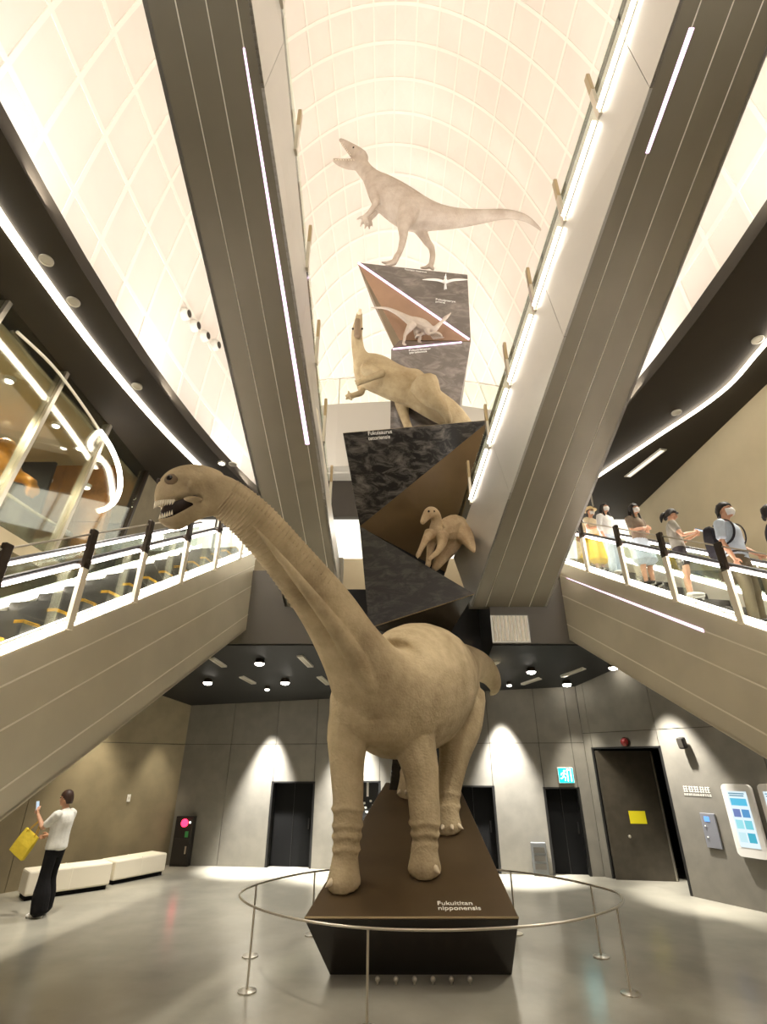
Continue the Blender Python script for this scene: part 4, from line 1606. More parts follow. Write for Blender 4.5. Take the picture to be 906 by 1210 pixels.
# ------------------------------------------------------------------ barrier round the plinth
rp = [V(p) for p in [(-0.62, 9.2, .73), (-1.15, 8.85, .73), (-1.62, 8.2, .73), (-1.75, 7.6, .73), (-1.46, 7.02, .73), (-0.9, 6.52, .73), (-0.15, 6.2, .73), (0.8, 6.15, .73),
                      (1.8, 6.4, .73), (2.56, 6.95, .73), (2.86, 7.55, .73), (2.72, 8.05, .73), (2.35, 8.6, .73), (1.86, 9.0, .73), (1.5, 9.15, .73)]]
t = thing('barrier_rail', 'low looping metal barrier rail on slim posts around the black plinth', 'barrier', (0.5, 7.6, 0))
q = MB()
q.tube(rp, 0.013, 8, 6)
q.build('rail', M_steel, t, smooth=True)
for (x, y) in [(-1.0, 8.95), (-1.66, 8.1), (-1.44, 7.03), (-0.15, 6.2), (2.58, 6.97), (2.70, 8.08), (1.86, 9.0)]:
    q = MB()
    q.cyl((x, y, 0.012), (x, y, 0.73), 0.012, 10)
    po = q.build('post', M_steel, t)
    q = MB()
    q.tube([(x, y, 0), (x, y, 0.012), (x, y, 0.02)], [0.10, 0.10, 0.05], 18)
    q.build('base_disc', M_steel, po)

# ------------------------------------------------------------------ plinth and tower
PT = lambda y: 0.30 * y - 1.46          # height of the sloping plinth top
FLc, FRc, BRc, BLc = V((-0.87, 7.0, PT(7.0))), V((1.49, 7.0, PT(7.0))), V((1.40, 10.9, PT(10.9))), V((0.04, 10.9, PT(10.9)))
pl = thing('display_plinth', 'low black faceted plinth with a sloping bronze top under the large long-necked dinosaur', 'plinth', (0.4, 8.6, 0))
q = MB()
dz = V((0, 0, -0.025))
q.hexa([V((-0.61, 7.5, 0)), V((1.46, 7.5, 0)), V((1.38, 10.9, 0)), V((0.12, 10.9, 0)), FLc + dz, FRc + dz, BRc + dz, BLc + dz])
q.build('body', M_plinth, pl, bevel=0.004)
q = MB()
q.hexa([FLc + dz, FRc + dz, BRc + dz, BLc + dz, FLc, FRc, BRc, BLc])
q.build('top_plate', M_plinthtop, pl, bevel=0.006)
q = MB()
q.tube([FLc + V((0, -.004, -.006)), FRc + V((0, -.004, -.006))], 0.011, 8)
q.build('front_edge', M_edge, pl)
tn = V((0, -0.30, 1)).normalized()
t0, t1 = onplane(517, 1069.5, FLc, tn), onplane(567, 1077.5, FLc, tn)
text('Fukuititan\nnipponensis', t0, (1, 0, 0), (0, 1, .30), t1.x - t0.x + 0.02, M_letter, pl, lift=0.002)
for k in range(6):
    p = atz(446 + 21.8 * k, 1157, 0.045)
    q = MB()
    q.ball(p, (0.028, 0.028, 0.028), 12, 8)
    q.tube([V((p.x, p.y, 0)), p], 0.012, 8)
    q.build('floor_stud', M_steel, pl, smooth=True)

tw = thing('display_tower', 'tall black tower of stacked faceted blocks behind the large dinosaur', 'tower', (0.6, 10.9, 1.7))


def slabface(mb, pts, th=0.012, inset=0.0):
    """thin facet plate lying on a block's face, proud of it towards the camera"""
    c = sum(pts, V()) / len(pts)
    n = (pts[1] - pts[0]).cross(pts[2] - pts[0]).normalized()
    if n.dot(V((0, 0, CAM_H)) - c) < 0:
        n = -n
    pp = [p + (c - p) * inset for p in pts]
    return mb.prism([p + n * 0.003 for p in pp], n * th)


# lower block
cA, cB, cC, cD = at(425, 622, 10.0), at(560, 702, 9.25), at(436, 742, 9.6), at(521, 765, 10.6)
q = MB()
q.hull([cA, cB, cC, cD, cA + V((.2, 1.0, -.1)), V((cB.x - .1, 11.4, cB.z)), V((cC.x + .2, 11.4, cC.z)), V((cD.x, 11.4, cD.z))])
q.build('faceted_block', M_plinth, tw)
q = MB()
slabface(q, [cA, cB, cC])
q.build('facet_panel', M_print, tw)
q = MB()
q.tube([cC, cB], 0.012, 6)
q.build('facet_edge', M_edge, tw)
# column between the plinth and the lower block
q = MB()
q.hull([V((0.10, 10.55, 1.66)), V((0.62, 10.5, 1.66)), V((1.2, 10.9, 1.8)), V((0.10, 11.3, 1.6)), V((1.2, 11.4, 1.6)),
        cD + V((-.6, .1, .15)), cD + V((.12, .1, .1)), V((cD.x - .7, 11.4, cD.z + .1)), V((cD.x + .2, 11.4, cD.z + .1)), V((0.3, 10.6, 3.2))])
q.build('faceted_block', M_plinth, tw)
# middle block
uE, uF, uA, uG = at(405, 512, 9.1), at(578.5, 496.5, 9.3), cA, at(526, 676, 11.1)
q = MB()
q.hull([uE, uF, uA, uG, V((uE.x + .5, 11.3, uE.z)), V((uF.x - .2, 11.4, uF.z)), V((uA.x + .3, 11.4, uA.z)), V((uG.x, 11.4, uG.z))])
q.build('faceted_block', M_plinth, tw)
q = MB()
slabface(q, [uE, uF, uA])
q.build('facet_panel', M_print3, tw)
q = MB()
slabface(q, [uF, uG, uA])
q.build('facet_panel', M_facetb, tw)
q = MB()
q.tube([uA, uA.lerp(uF, 0.45)], 0.008, 6)
q.tube([uE, uF], 0.008, 6)
q.build('facet_edge', M_edge, tw)


def face_text(body, tl, tr, height_px, lines, name='lettering'):
    """lettering between two points on a face; baseline of the first line runs tl -> tr"""
    xd = (tr - tl).normalized()
    k = mpp(tl)
    vd = V((0, 0, 1))
    yd = (vd - xd * vd.dot(xd)).normalized()
    return xd, yd


def text_on(body, p3, px0, py0, px1, py1, parent, hpx):
    n = (p3[1] - p3[0]).cross(p3[2] - p3[0]).normalized()
    if n.dot(V((0, 0, CAM_H)) - p3[0]) < 0:
        n = -n
    a, b = onplane(px0, py0, p3[0], n), onplane(px1, py1, p3[0], n)
    d = onplane((px0 + px1) / 2, (py0 + py1) / 2 - hpx, p3[0], n) - (a + b) / 2
    xd = (b - a).normalized()
    yd = n.cross(xd).normalized()
    text(body, a + n * 0.016, xd, yd, (b - a).length, M_letter, parent, lift=0.003, height=d.length)


text_on('Fukuisaurus\ntetoriensis', [uE, uF, uA], 434.5, 514.5, 463, 512, tw, 10.5)
# block behind the rearing dinosaur
v1, v2, v3, v5 = at(462, 413, 9.85), at(556, 404, 10.15), at(540, 478, 10.55), at(461, 507, 10.5)
v1b = at(471, 402.5, 10.35)
q = MB()
q.hull([v1, v2, v3, v5, at(538, 506, 10.6), v1b, V((v2.x - .1, 11.2, v2.z)), V((v3.x, 11.2, v5.z)), V((v5.x, 11.2, v5.z)), V((v1b.x, 11.2, v1b.z))])
q.build('faceted_block', M_print2, tw)
q = MB()
slabface(q, [v1, v2, v3, v5], 0.006)
q.build('facet_panel', M_print2, tw)
q = MB()
q.tube([v1 + V((.05, -.02, .0)), v1.lerp(v2, 0.88) + V((0, -.02, 0))], 0.018, 8)
q.build('edge_light', M_ledp, tw)
text_on('Fukuivenator\nparadoxus', [v1, v2, v5], 483, 415.5, 509, 413, tw, 5.5)
# top block
T1, T2, T3, T4 = at(422, 310.5, 9.9), at(552, 325, 10.25), at(556, 403, 10.55), at(472, 402, 10.6)
q = MB()
q.hull([T1, T2, T3, T4, V((T1.x + .4, 11.3, T1.z)), V((T2.x, 11.3, T2.z)), V((T3.x, 11.3, T3.z)), V((T4.x, 11.3, T4.z))])
q.build('faceted_block', M_facetb, tw)
q = MB()
slabface(q, [T1, T2, T3], 0.008)
q.build('facet_panel', M_print2, tw)
q = MB()
slabface(q, [T1, T3, T4], 0.006)
q.build('facet_panel', mat('brown_facet', (150, 118, 92), rough=0.45, metal=0.1, var=.1, vscale=2), tw)
q = MB()
nT = (T2 - T1).cross(T3 - T1).normalized()
nT = nT if nT.y < 0 else -nT
q.tube([T1.lerp(T3, 0.01) + nT * .02, T1.lerp(T3, 0.985) + nT * .02], 0.028, 8)
q.build('edge_light', M_ledp, tw)
text_on('Fukuipteryx\nprima', [T1, T2, T3], 514.5, 355, 538, 358, tw, 5.5)
text_on('Fukuiraptor kitadaniensis', [T1, T2, T3], 478, 319.5, 504, 323, tw, 2.2)


# ------------------------------------------------------------------ dinosaur helpers
def side_secs(rows, dep=V((0, 1, 0))):
    """rows: (top px, top py, bottom px, bottom py, Y, half width px) -> loft sections with real depth"""
    out = []
    for (tx, ty, bx, by, Y, hw) in rows:
        T, B = at(tx, ty, Y), at(bx, by, Y)
        c = (T + B) / 2
        a = (T - B) / 2
        b = dep * (hw * mpp(c))
        out.append([c, a, b])
    return out


def limb(mb, rows, n=12, sub=4):
    """rows: (px, py, radius px, Y)"""
    pts, rad = [], []
    for (x, y, r, Y) in rows:
        p = at(x, y, Y)
        pts.append(p)
        rad.append(r * mpp(p))
    mb.tube(pts, rad, n, sub, up=V((0, 1, 0.3)), round_ends=True)


def limbz(mb, rows, fx, fy, s):
    limb(mb, [(fx(x), fy(y), r / s, Y) for (x, y, r, Y) in rows])


def cone(mb, a, b, r, n=8):
    mb.tube([a, a.lerp(b, .5), b], [r, r * .7, r * .08], n)


# ------------------------------------------------------------------ the large long-necked dinosaur
sd = thing('sauropod_model', 'huge tan long-necked dinosaur model standing on the low black plinth', 'dinosaur', (0.4, 8.6, PT(8.6)))
q = MB()
body = [(237, 577, 5.62, .15, .20), (262, 585, 5.75, .21, .27), (300, 616, 6.05, .265, .30), (345, 667, 6.5, .31, .33), (386, 719, 6.95, .36, .40), (416, 768, 7.3, .42, .48),
        (440, 806, 7.6, .56, .64), (462, 824, 8.0, .76, .84), (487, 812, 8.7, .90, 1.02), (507, 806, 9.4, .86, .98), (524, 800, 10.0, .70, .80), (545, 788, 10.55, .42, .48)]
tail = [(564, 787, 10.9, .28, .32), (577, 796, 11.1, .20, .24), (584, 808, 11.25, .13, .16), (584, 816, 11.5, .08, .09), (580, 820, 11.9, .04, .04)]
P_, R_ = [], []
for (x, y, Y, a, b) in body + tail:
    P_.append(at(x, y, Y))
    R_.append((a, b))
q.tube(P_, R_, 24, 5, round_ends=True)
# shoulders, breast, hips
q.ball(at(424, 832, 7.62), (0.42, 0.44, 0.58))
q.ball(at(482, 836, 7.95), (0.46, 0.48, 0.62))
q.ball(at(446, 852, 7.65), (0.52, 0.42, 0.34))
q.ball(at(540, 812, 9.75), (0.42, 0.6, 0.62))
q.ball(at(506, 812, 10.1), (0.42, 0.6, 0.62))
# legs
limb(q, [(420, 836, 30, 7.62), (412, 868, 26, 7.6), (410, 900, 21, 7.58), (411, 940, 18.5, 7.58), (411, 968, 17.5, 7.58), (409, 1000, 15.5, 7.58), (408, 1025, 15, 7.58), (407, 1040, 17, 7.58)])
limb(q, [(480, 842, 32, 7.95), (489, 878, 26, 7.93), (497, 910, 21.5, 7.92), (500, 940, 19, 7.92), (502, 965, 18.5, 7.9), (502, 990, 15, 7.9), (502, 1008, 14, 7.9), (502, 1022, 16, 7.88)])
limb(q, [(540, 824, 34, 9.65), (541, 858, 28, 9.4), (537, 890, 19, 9.25), (532, 920, 15.5, 9.2), (529, 945, 14, 9.12), (528, 966, 14.5, 9.05)])
limb(q, [(502, 830, 32, 10.1), (497, 860, 24, 10.1), (492, 888, 15, 10.2), (488, 906, 13, 10.3), (484, 917, 13, 10.4)])


def foot(mb, px, py, Y, r, h=0.13, fwd=(-0.15, -1)):
    c = at(px, py, Y)
    zt = PT(c.y)
    c = V((c.x, c.y, zt))
    f = V((fwd[0], fwd[1], 0)).normalized()
    mb.tube([c + V((0, 0, 0.30)), c + f * .02 + V((0, 0, .16)), c + f * .05 + V((0, 0, .035)), c + f * .05 + V((0, 0, .01))], [r * .88, r, r * 1.16, r * 1.1], 16, 3)
    return c


fl_ = foot(q, 407, 1048, 7.6, 0.185)
fr_ = foot(q, 502, 1031, 7.9, 0.19)
hr_ = foot(q, 528, 975, 9.05, 0.20)
hl_ = foot(q, 484, 924, 10.35, 0.20)
# skin folds: rings on the wrists and elbows, wrinkles where neck meets breast
for (x, y, r, Y) in [(411, 955, 18.6, 7.58), (410.5, 975, 17.4, 7.58), (410, 988, 16.9, 7.58), (409, 1003, 15.9, 7.58), (501.5, 972, 18, 7.9), (502, 985, 16.4, 7.9), (502, 998, 15, 7.9), (529, 938, 14.7, 9.15), (528.5, 952, 14.6, 9.1)]:
    p = at(x, y, Y)
    k = mpp(p)
    ring_ = [p + V((r * k * cos(a), r * k * sin(a), 0.02 * sin(3 * a))) for a in [2 * pi * i / 16 for i in range(17)]]
    q.tube(ring_, 0.022, 6)
for (i0, i1) in [(3, 4), (4, 5)]:
    pass
# neck ridge lines: a long muscle cord on the near side
cord = [at(300, 622, 5.78), at(350, 682, 6.18), at(392, 736, 6.58), at(420, 778, 6.92), at(438, 814, 7.12)]
q.tube(cord, [.02, .07, .11, .14, .11], 8, 4, round_ends=True)
cord = [at(318, 622, 5.92), at(366, 676, 6.4), at(408, 728, 6.86), at(440, 772, 7.22), at(462, 806, 7.5)]
q.tube(cord, [.02, .06, .11, .14, .11], 8, 4, round_ends=True)
# skull
dep = V((0.22, 0.97, 0)).normalized()
secs = side_secs([(186, 588, 187, 598, 5.52, 7), (189, 576, 190, 600, 5.52, 11), (195, 565, 197, 599.5, 5.53, 13.5), (206, 555.5, 208, 596, 5.54, 15), (222, 551, 222, 592, 5.56, 17), (238, 550.5, 238, 592, 5.6, 18), (252, 553.5, 250, 606, 5.66, 18), (263, 558, 262, 611, 5.75, 17)], dep)
q.loft(secs, 4, 20)
secs = side_secs([(190, 614, 192, 620, 5.52, 8), (198, 613.5, 201, 625, 5.53, 10.5), (209, 611, 211, 623.5, 5.54, 12), (223, 605, 225, 614, 5.56, 13), (238, 597, 241, 608.5, 5.6, 14), (254, 588, 254, 608, 5.68, 14)], dep)
q.loft(secs, 4, 16)
# brow ridge, cheek and ear hollows rim
for (x, y, rx, ry, Y) in [(211, 564, 10, 3.2, 5.42), (224, 574, 4, 7, 5.42), (228, 590, 12, 3, 5.42)]:
    p = at(x, y, Y)
    k = mpp(p)
    q.ball(p, (rx * k, 0.07, ry * k))
def near_side(px, py, Y, hw):
    p = at(px, py, Y)
    return p - dep * (hw * mpp(p))


hide = q.build('body', M_hide, sd, voxel=0.022, sm=3, carve=[(near_side(239, 562, 5.6, 17), .14, .05), (near_side(247, 585, 5.66, 17), .15, .05), (near_side(196, 571, 5.53, 12), .05, .02),
                                                             (near_side(226, 583, 5.57, 16), .08, .025)])
# neck crease rings: thin proud folds behind the head
q = MB()
rows = resample([[p, r[0], r[1]] for p, r in zip(P_[1:5], R_[1:5])], 12)
for i in range(2, len(rows) - 6):
    p, a, b = rows[i]
    tdir = (rows[i + 1][0] - rows[i - 1][0]).normalized()
    up = V((0, 0, 1)) - tdir * tdir.z
    up.normalize()
    sd_ = tdir.cross(up)
    f = max(0.15, 1 - i / 26.0)
    ring_ = [p + sd_ * ((a + 0.004) * cos(t_)) + up * ((b + 0.004) * sin(t_)) for t_ in [2 * pi * j / 26 for j in range(27)]]
    q.tube(ring_, 0.011 * f + 0.004, 6)
q.build('neck_crease', M_hide, sd, smooth=True)
# mouth lining, teeth, eye, nostril, toenails
q = MB()
secs = side_secs([(197, 598, 197, 613, 5.54, 8.5), (210, 594, 210, 612, 5.55, 11.6), (224, 590, 224, 606, 5.57, 13.2), (236, 588, 236, 598, 5.59, 13.6)], dep)
q.loft(secs, 3, 12)
q.build('mouth_lining', M_mouth, sd, smooth=True)
for k in range(9):
    for side in (-1, 1):
        x = 188 + k * 3.0
        wd = (8, 10, 11.5, 12.5, 13, 13.5, 14, 14.3, 14.6)[k]
        p = at(x, 598.5, 5.53)
        kk = mpp(p)
        p = p + dep * (wd * kk * 0.82 * side)
        q = MB()
        cone(q, p + V((0, 0, .03)), p + V((-.012, 0, -0.062 + 0.003 * k)), 0.017, 6)
        q.build('tooth', M_tooth, sd)
for k in range(6):
    for side in (-1, 1):
        p = at(193 + k * 3.2, 613.5 - k * .7, 5.53)
        kk = mpp(p)
        p = p + dep * ((8 + k * .8) * kk * 0.8 * side)
        q = MB()
        cone(q, p + V((0, 0, -.025)), p + V((-.008, 0, 0.04)), 0.013, 6)
        q.build('tooth', M_tooth, sd)
for side in (-1, 1):
    p = at(211, 573.5, 5.54)
    k = mpp(p)
    e = p + dep * (14.6 * k * side)
    q = MB()
    q.ball(e, (0.085, 0.05, 0.075), 14, 9)
    ey = q.build('eye_socket', M_eyelid, sd, smooth=True)
    q = MB()
    q.ball(e + dep * (0.028 * side), (0.045, 0.034, 0.042), 14, 9)
    q.build('eye', M_eye, ey, smooth=True)
    q = MB()
    e2 = at(194, 573, 5.53) + dep * (11 * k * side)
    q.ball(e2, (0.022, 0.02, 0.03), 10, 6)
    q.build('nostril', M_mouth, sd, smooth=True)
for (c, ds) in ((fl_, (-.6,)), (fr_, (.6,)), (hr_, (-.75, -.25, .25, .75)), (hl_, (-.7, -.2, .3, .8))):
    for a in ds:
        dr = V((sin(a) - .1, -cos(a), 0)).normalized()
        q = MB()
        cone(q, c + dr * 0.19 + V((0, 0, .075)), c + dr * 0.34 + V((0, 0, .025)), 0.05)
        q.build('claw', M_claw, sd, smooth=True)

# ------------------------------------------------------------------ theropod on top of the tower
zx = lambda x: 380 + x / 3.236
zy = lambda y: 140 + y / 3.236
th = thing('theropod_model', 'pale theropod dinosaur model with open jaws striding on the top block of the tower', 'dinosaur', V((0.45, 10.35, T1.z)))
q = MB()
Y0 = 10.45
rows = [(150, 118, 118, 178, 10), (172, 160, 138, 208, 11), (196, 193, 158, 236, 13), (226, 220, 176, 285, 20), (264, 240, 196, 322, 26), (318, 270, 240, 362, 29), (368, 300, 292, 398, 29), (412, 328, 345, 412, 27), (460, 347, 410, 410, 22),
        (520, 357, 500, 408, 17), (600, 358, 600, 395, 12.5), (700, 354, 700, 378, 8.5), (770, 368, 764, 386, 6), (812, 394, 806, 407, 4), (840, 424, 836, 430, 1.8)]
q.loft(side_secs([(zx(a), zy(b), zx(c), zy(d), Y0, e * .62) for (a, b, c, d, e) in rows]), 4, 18)
# skull and lower jaw
for zz_ in ((72, 82, 6.5), (84, 92, 11), (98, 104, 15.5), (114, 118, 20), (132, 134, 25), (150, 152, 29)):
    p = at(zx(zz_[0]), zy(zz_[1]), Y0)
    q.ball(p, (zz_[2] / 3.236 * mpp(p), zz_[2] / 3.236 * mpp(p) * .8, zz_[2] / 3.236 * mpp(p)))
limbz(q, [(72, 82, 6.5, Y0), (84, 92, 11, Y0), (98, 104, 15.5, Y0), (114, 118, 20, Y0), (132, 134, 25, Y0), (150, 152, 29, Y0)], zx, zy, 3.236)
rows = [(46, 156, 46, 164, 4), (66, 158, 68, 178, 6), (92, 160, 96, 188, 7.5), (120, 160, 126, 190, 9), (146, 158, 150, 194, 9.5)]
q.loft(side_secs([(zx(a), zy(b), zx(c), zy(d), Y0, e * .62) for (a, b, c, d, e) in rows]), 4, 14)


limbz(q, [(338, 352, 46, 10.2), (318, 392, 32, 10.15), (312, 420, 22, 10.12), (312, 452, 16, 10.12), (306, 485, 13, 10.14), (298, 510, 11, 10.16), (284, 535, 12, 10.14), (276, 552, 11, 10.1)], zx, zy, 3.236)
limbz(q, [(372, 372, 44, 10.7), (372, 412, 28, 10.72), (386, 440, 20, 10.72), (402, 470, 15, 10.74), (418, 492, 12.5, 10.76), (424, 520, 11, 10.76), (420, 552, 11, 10.74), (414, 564, 10, 10.72)], zx, zy, 3.236)
limbz(q, [(276, 550, 11, 10.1), (250, 552, 7, 10.08), (230, 550, 4, 10.06)], zx, zy, 3.236)
limbz(q, [(276, 550, 11, 10.1), (262, 558, 8, 10.04), (246, 560, 5, 9.98)], zx, zy, 3.236)
limbz(q, [(414, 562, 10, 10.72), (398, 570, 7, 10.68), (378, 571, 4, 10.66)], zx, zy, 3.236)
limbz(q, [(414, 562, 10, 10.72), (424, 574, 7, 10.7), (428, 578, 4, 10.68)], zx, zy, 3.236)
for dy, dx, dY in ((0, 0, -.22), (10, 16, .3)):
    limbz(q, [(196 + dx, 276 + dy, 22, Y0 + dY), (206 + dx, 308 + dy, 16, Y0 + dY), (204 + dx, 330 + dy, 12, Y0 + dY), (184 + dx, 358 + dy, 9.5, Y0 + dY), (166 + dx, 376 + dy, 9, Y0 + dY)], zx, zy, 3.236)
    for (ax, ay) in ((134, 386), (148, 412), (166, 414), (178, 402)):
        limbz(q, [(166 + dx, 376 + dy, 7, Y0 + dY), ((166 + ax) / 2 + dx, (372 + ay) / 2 + dy, 5.5, Y0 + dY), (ax + dx, ay + dy, 2.6, Y0 + dY)], zx, zy, 3.236)
q.build('body', M_hide2, th, voxel=0.028, sm=2)
for k in range(8):
    for (xa, ya, xb, yb, up) in ((72, 90, 112, 140, -1), (50, 158, 128, 160, 1)):
        f = (k + .5) / 8
        p = at(zx(xa + (xb - xa) * f), zy(ya + (yb - ya) * f), Y0 - .12 - .06 * f)
        q = MB()
        cone(q, p, p + V((-.02, 0, .05 * up)), 0.016, 6)
        q.build('tooth', M_tooth, th)
for s_ in (-1, 1):
    q = MB()
    q.ball(at(zx(122), zy(112), Y0 + .19 * s_), 0.04)
    q.build('eye', M_eye, th, smooth=True)

# ------------------------------------------------------------------ rearing plant-eater on the middle block
hx = lambda x: 400 + x / 5.329
hy_ = lambda y: 350 + y / 5.329
hd = thing('ornithopod_model', 'olive plant-eating dinosaur model rearing up with its beak raised on the middle block', 'dinosaur', V((0.2, 9.9, uE.z)))
q = MB()
Y0 = 10.0
rows = [(124, 87, 148, 92, 9.55, 7), (108, 120, 150, 122, 9.58, 14), (98, 160, 151, 162, 9.62, 20), (86, 200, 151, 205, 9.66, 26), (80, 245, 150, 250, 9.72, 30), (80, 300, 156, 296, 9.78, 33), (84, 350, 168, 340, 9.84, 38)]
rows += [(92, 415, 196, 368, 9.9, 50), (100, 500, 240, 370, 9.95, 68), (150, 568, 302, 390, 10.0, 82), (240, 612, 372, 432, 10.0, 88), (330, 650, 440, 462, 10.02, 92), (420, 680, 512, 474, 10.04, 92), (520, 740, 580, 540, 10.06, 84), (630, 800, 650, 606, 10.1, 66), (700, 815, 735, 668, 10.16, 50), (780, 850, 806, 745, 10.25, 34), (850, 900, 870, 840, 10.4, 14)]
q.loft(side_secs([(hx(c), hy_(d), hx(a), hy_(b), Y, hw / 5.329 * .8) for (a, b, c, d, Y, hw) in rows]), 4, 20)
limbz(q, [(540, 560, 95, 9.72), (590, 640, 66, 9.66), (650, 700, 40, 9.64), (690, 765, 26, 9.72), (694, 792, 22, 9.78)], hx, hy_, 5.329)
limbz(q, [(400, 600, 70, 10.3), (400, 680, 46, 10.3), (415, 760, 30, 10.3), (440, 830, 26, 10.25)], hx, hy_, 5.329)
limbz(q, [(175, 455, 52, 9.72), (232, 470, 36, 9.62), (272, 486, 25, 9.56), (205, 512, 23, 9.5), (125, 545, 19, 9.46)], hx, hy_, 5.329)
limbz(q, [(140, 500, 40, 10.2), (140, 560, 27, 10.16), (142, 605, 22, 10.1), (100, 622, 18, 10.06), (66, 632, 19, 10.02)], hx, hy_, 5.329)
for (sx, sy, Y, ends) in ((125, 545, 9.46, ((100, 530), (104, 552), (120, 566))), (66, 632, 10.02, ((62, 596), (40, 625), (44, 650), (84, 656)))):
    for (ax, ay) in ends:
        limbz(q, [(sx, sy, 13, Y), ((sx + ax) / 2, (sy + ay) / 2, 10, Y), (ax, ay, 5, Y)], hx, hy_, 5.329)
q.build('body', M_hide3, hd, voxel=0.022, sm=3)
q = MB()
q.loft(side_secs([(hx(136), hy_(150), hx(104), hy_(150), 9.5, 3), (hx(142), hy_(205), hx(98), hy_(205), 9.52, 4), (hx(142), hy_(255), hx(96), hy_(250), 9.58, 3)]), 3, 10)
q.build('jaw_shade', mat('shaded_jaw_skin', (128, 108, 84), rough=.8), hd, smooth=True)  # darker patch stands in for the shade under the jaw
q = MB()
q.loft(side_secs([(hx(126), hy_(84), hx(146), hy_(88), 9.53, 2), (hx(116), hy_(108), hx(148), hy_(108), 9.52, 3)]), 2, 10)
q.build('beak', M_claw, hd, smooth=True)
for x in (89, 148):
    q = MB()
    q.ball(at(hx(x), hy_(205), 9.6), 0.028)
    q.build('eye', M_eye, hd, smooth=True)

# ------------------------------------------------------------------ little feathered dinosaur on the narrow ledge
fd = thing('feathered_dinosaur_model', 'small slender pale dinosaur model bowing with raised tail on the narrow ledge', 'dinosaur', V((0.5, 10.1, v1.z)))
q = MB()
limbz(q, [(204, 72, 4, 10.1), (250, 72, 6, 10.1), (300, 77, 9, 10.1), (350, 96, 13, 10.1), (400, 124, 19, 10.1), (445, 152, 28, 10.1), (485, 170, 38, 10.08), (530, 186, 40, 10.06), (575, 208, 30, 10.04), (605, 205, 19, 10.02), (632, 180, 13, 10.0), (655, 155, 11, 9.98), (672, 138, 13, 9.96), (690, 122, 8, 9.95), (708, 104, 3, 9.94)], hx, hy_, 5.329)
limbz(q, [(462, 180, 30, 9.98), (436, 215, 18, 9.94), (418, 245, 11, 9.94), (414, 270, 9, 9.94), (408, 298, 9, 9.92), (424, 306, 6, 9.9)], hx, hy_, 5.329)
limbz(q, [(500, 200, 30, 10.2), (490, 235, 18, 10.2), (512, 262, 12, 10.2), (505, 285, 9, 10.2), (520, 292, 6, 10.18)], hx, hy_, 5.329)
limbz(q, [(556, 214, 20, 9.96), (570, 236, 11, 9.94), (610, 228, 9, 9.92), (640, 240, 8, 9.9), (652, 256, 4, 9.9)], hx, hy_, 5.329)
limbz(q, [(550, 222, 18, 10.16), (520, 240, 10, 10.16), (488, 250, 8, 10.14), (482, 268, 4, 10.14)], hx, hy_, 5.329)
q.build('body', M_hide2, fd, voxel=0.014, sm=2)
q = MB()
for k in range(9):   # arm plumes
    p = at(hx(575 + 8 * k), hy_(238), 9.93)
    q.tube([p, p + V((0.05, 0, -0.12)), p + V((0.10, 0, -0.20 + .01 * k))], [(.02, .006), (.026, .006), (.006, .003)], 6)
q.build('plumes', M_hide2, fd, smooth=True)
q = MB()
q.ball(at(hx(674), hy_(132), 9.93), 0.016)
q.build('eye', M_eye, fd, smooth=True)

# ------------------------------------------------------------------ small plant-eater in the fold of the tower
sx_ = lambda x: 410 + x / 4.483
sy_ = lambda y: 490 + y / 4.483
sm_ = thing('small_ornithopod_model', 'small buff two-legged dinosaur model stepping out of the fold between the tower blocks', 'dinosaur', at(505, 668, 9.7))
q = MB()
limbz(q, [(398, 572, 13, 9.22), (415, 545, 22, 9.26), (440, 518, 32, 9.32), (464, 530, 30, 9.40), (474, 565, 30, 9.48), (470, 600, 36, 9.54), (482, 628, 52, 9.60), (530, 622, 72, 9.75), (572, 604, 76, 9.88), (612, 630, 56, 9.75), (640, 664, 36, 9.5), (660, 700, 22, 9.3), (672, 726, 8, 9.22)], sx_, sy_, 4.483)
limbz(q, [(440, 630, 34, 9.48), (418, 660, 22, 9.42), (402, 690, 17, 9.38), (386, 722, 13, 9.36), (376, 745, 14, 9.34)], sx_, sy_, 4.483)
limbz(q, [(505, 640, 36, 9.48), (500, 690, 24, 9.42), (478, 728, 16, 9.38), (452, 752, 12, 9.36), (438, 766, 10, 9.34)], sx_, sy_, 4.483)
limbz(q, [(450, 660, 30, 9.70), (440, 720, 20, 9.70), (432, 770, 15, 9.70), (428, 800, 16, 9.66)], sx_, sy_, 4.483)
limbz(q, [(560, 650, 62, 9.92), (530, 710, 50, 9.90), (496, 760, 36, 9.86), (474, 800, 24, 9.80), (462, 815, 18, 9.76)], sx_, sy_, 4.483)
for (ax, ay, bx, by, Y) in ((376, 745, 362, 752, 9.32), (376, 745, 374, 762, 9.32), (390, 716, 402, 722, 9.34), (438, 766, 426, 768, 9.32), (438, 766, 434, 778, 9.32)):
    limbz(q, [(ax, ay, 8, Y + .02), ((ax + bx) / 2, (ay + by) / 2, 6, Y), (bx, by, 3, Y)], sx_, sy_, 4.483)
q.build('body', M_hide4, sm_, voxel=0.016, sm=2)
for (x, Y) in ((432, 9.18), (460, 9.24)):
    q = MB()
    q.ball(at(sx_(x), sy_(512), Y), 0.022)
    q.build('eye', M_eye, sm_, smooth=True)

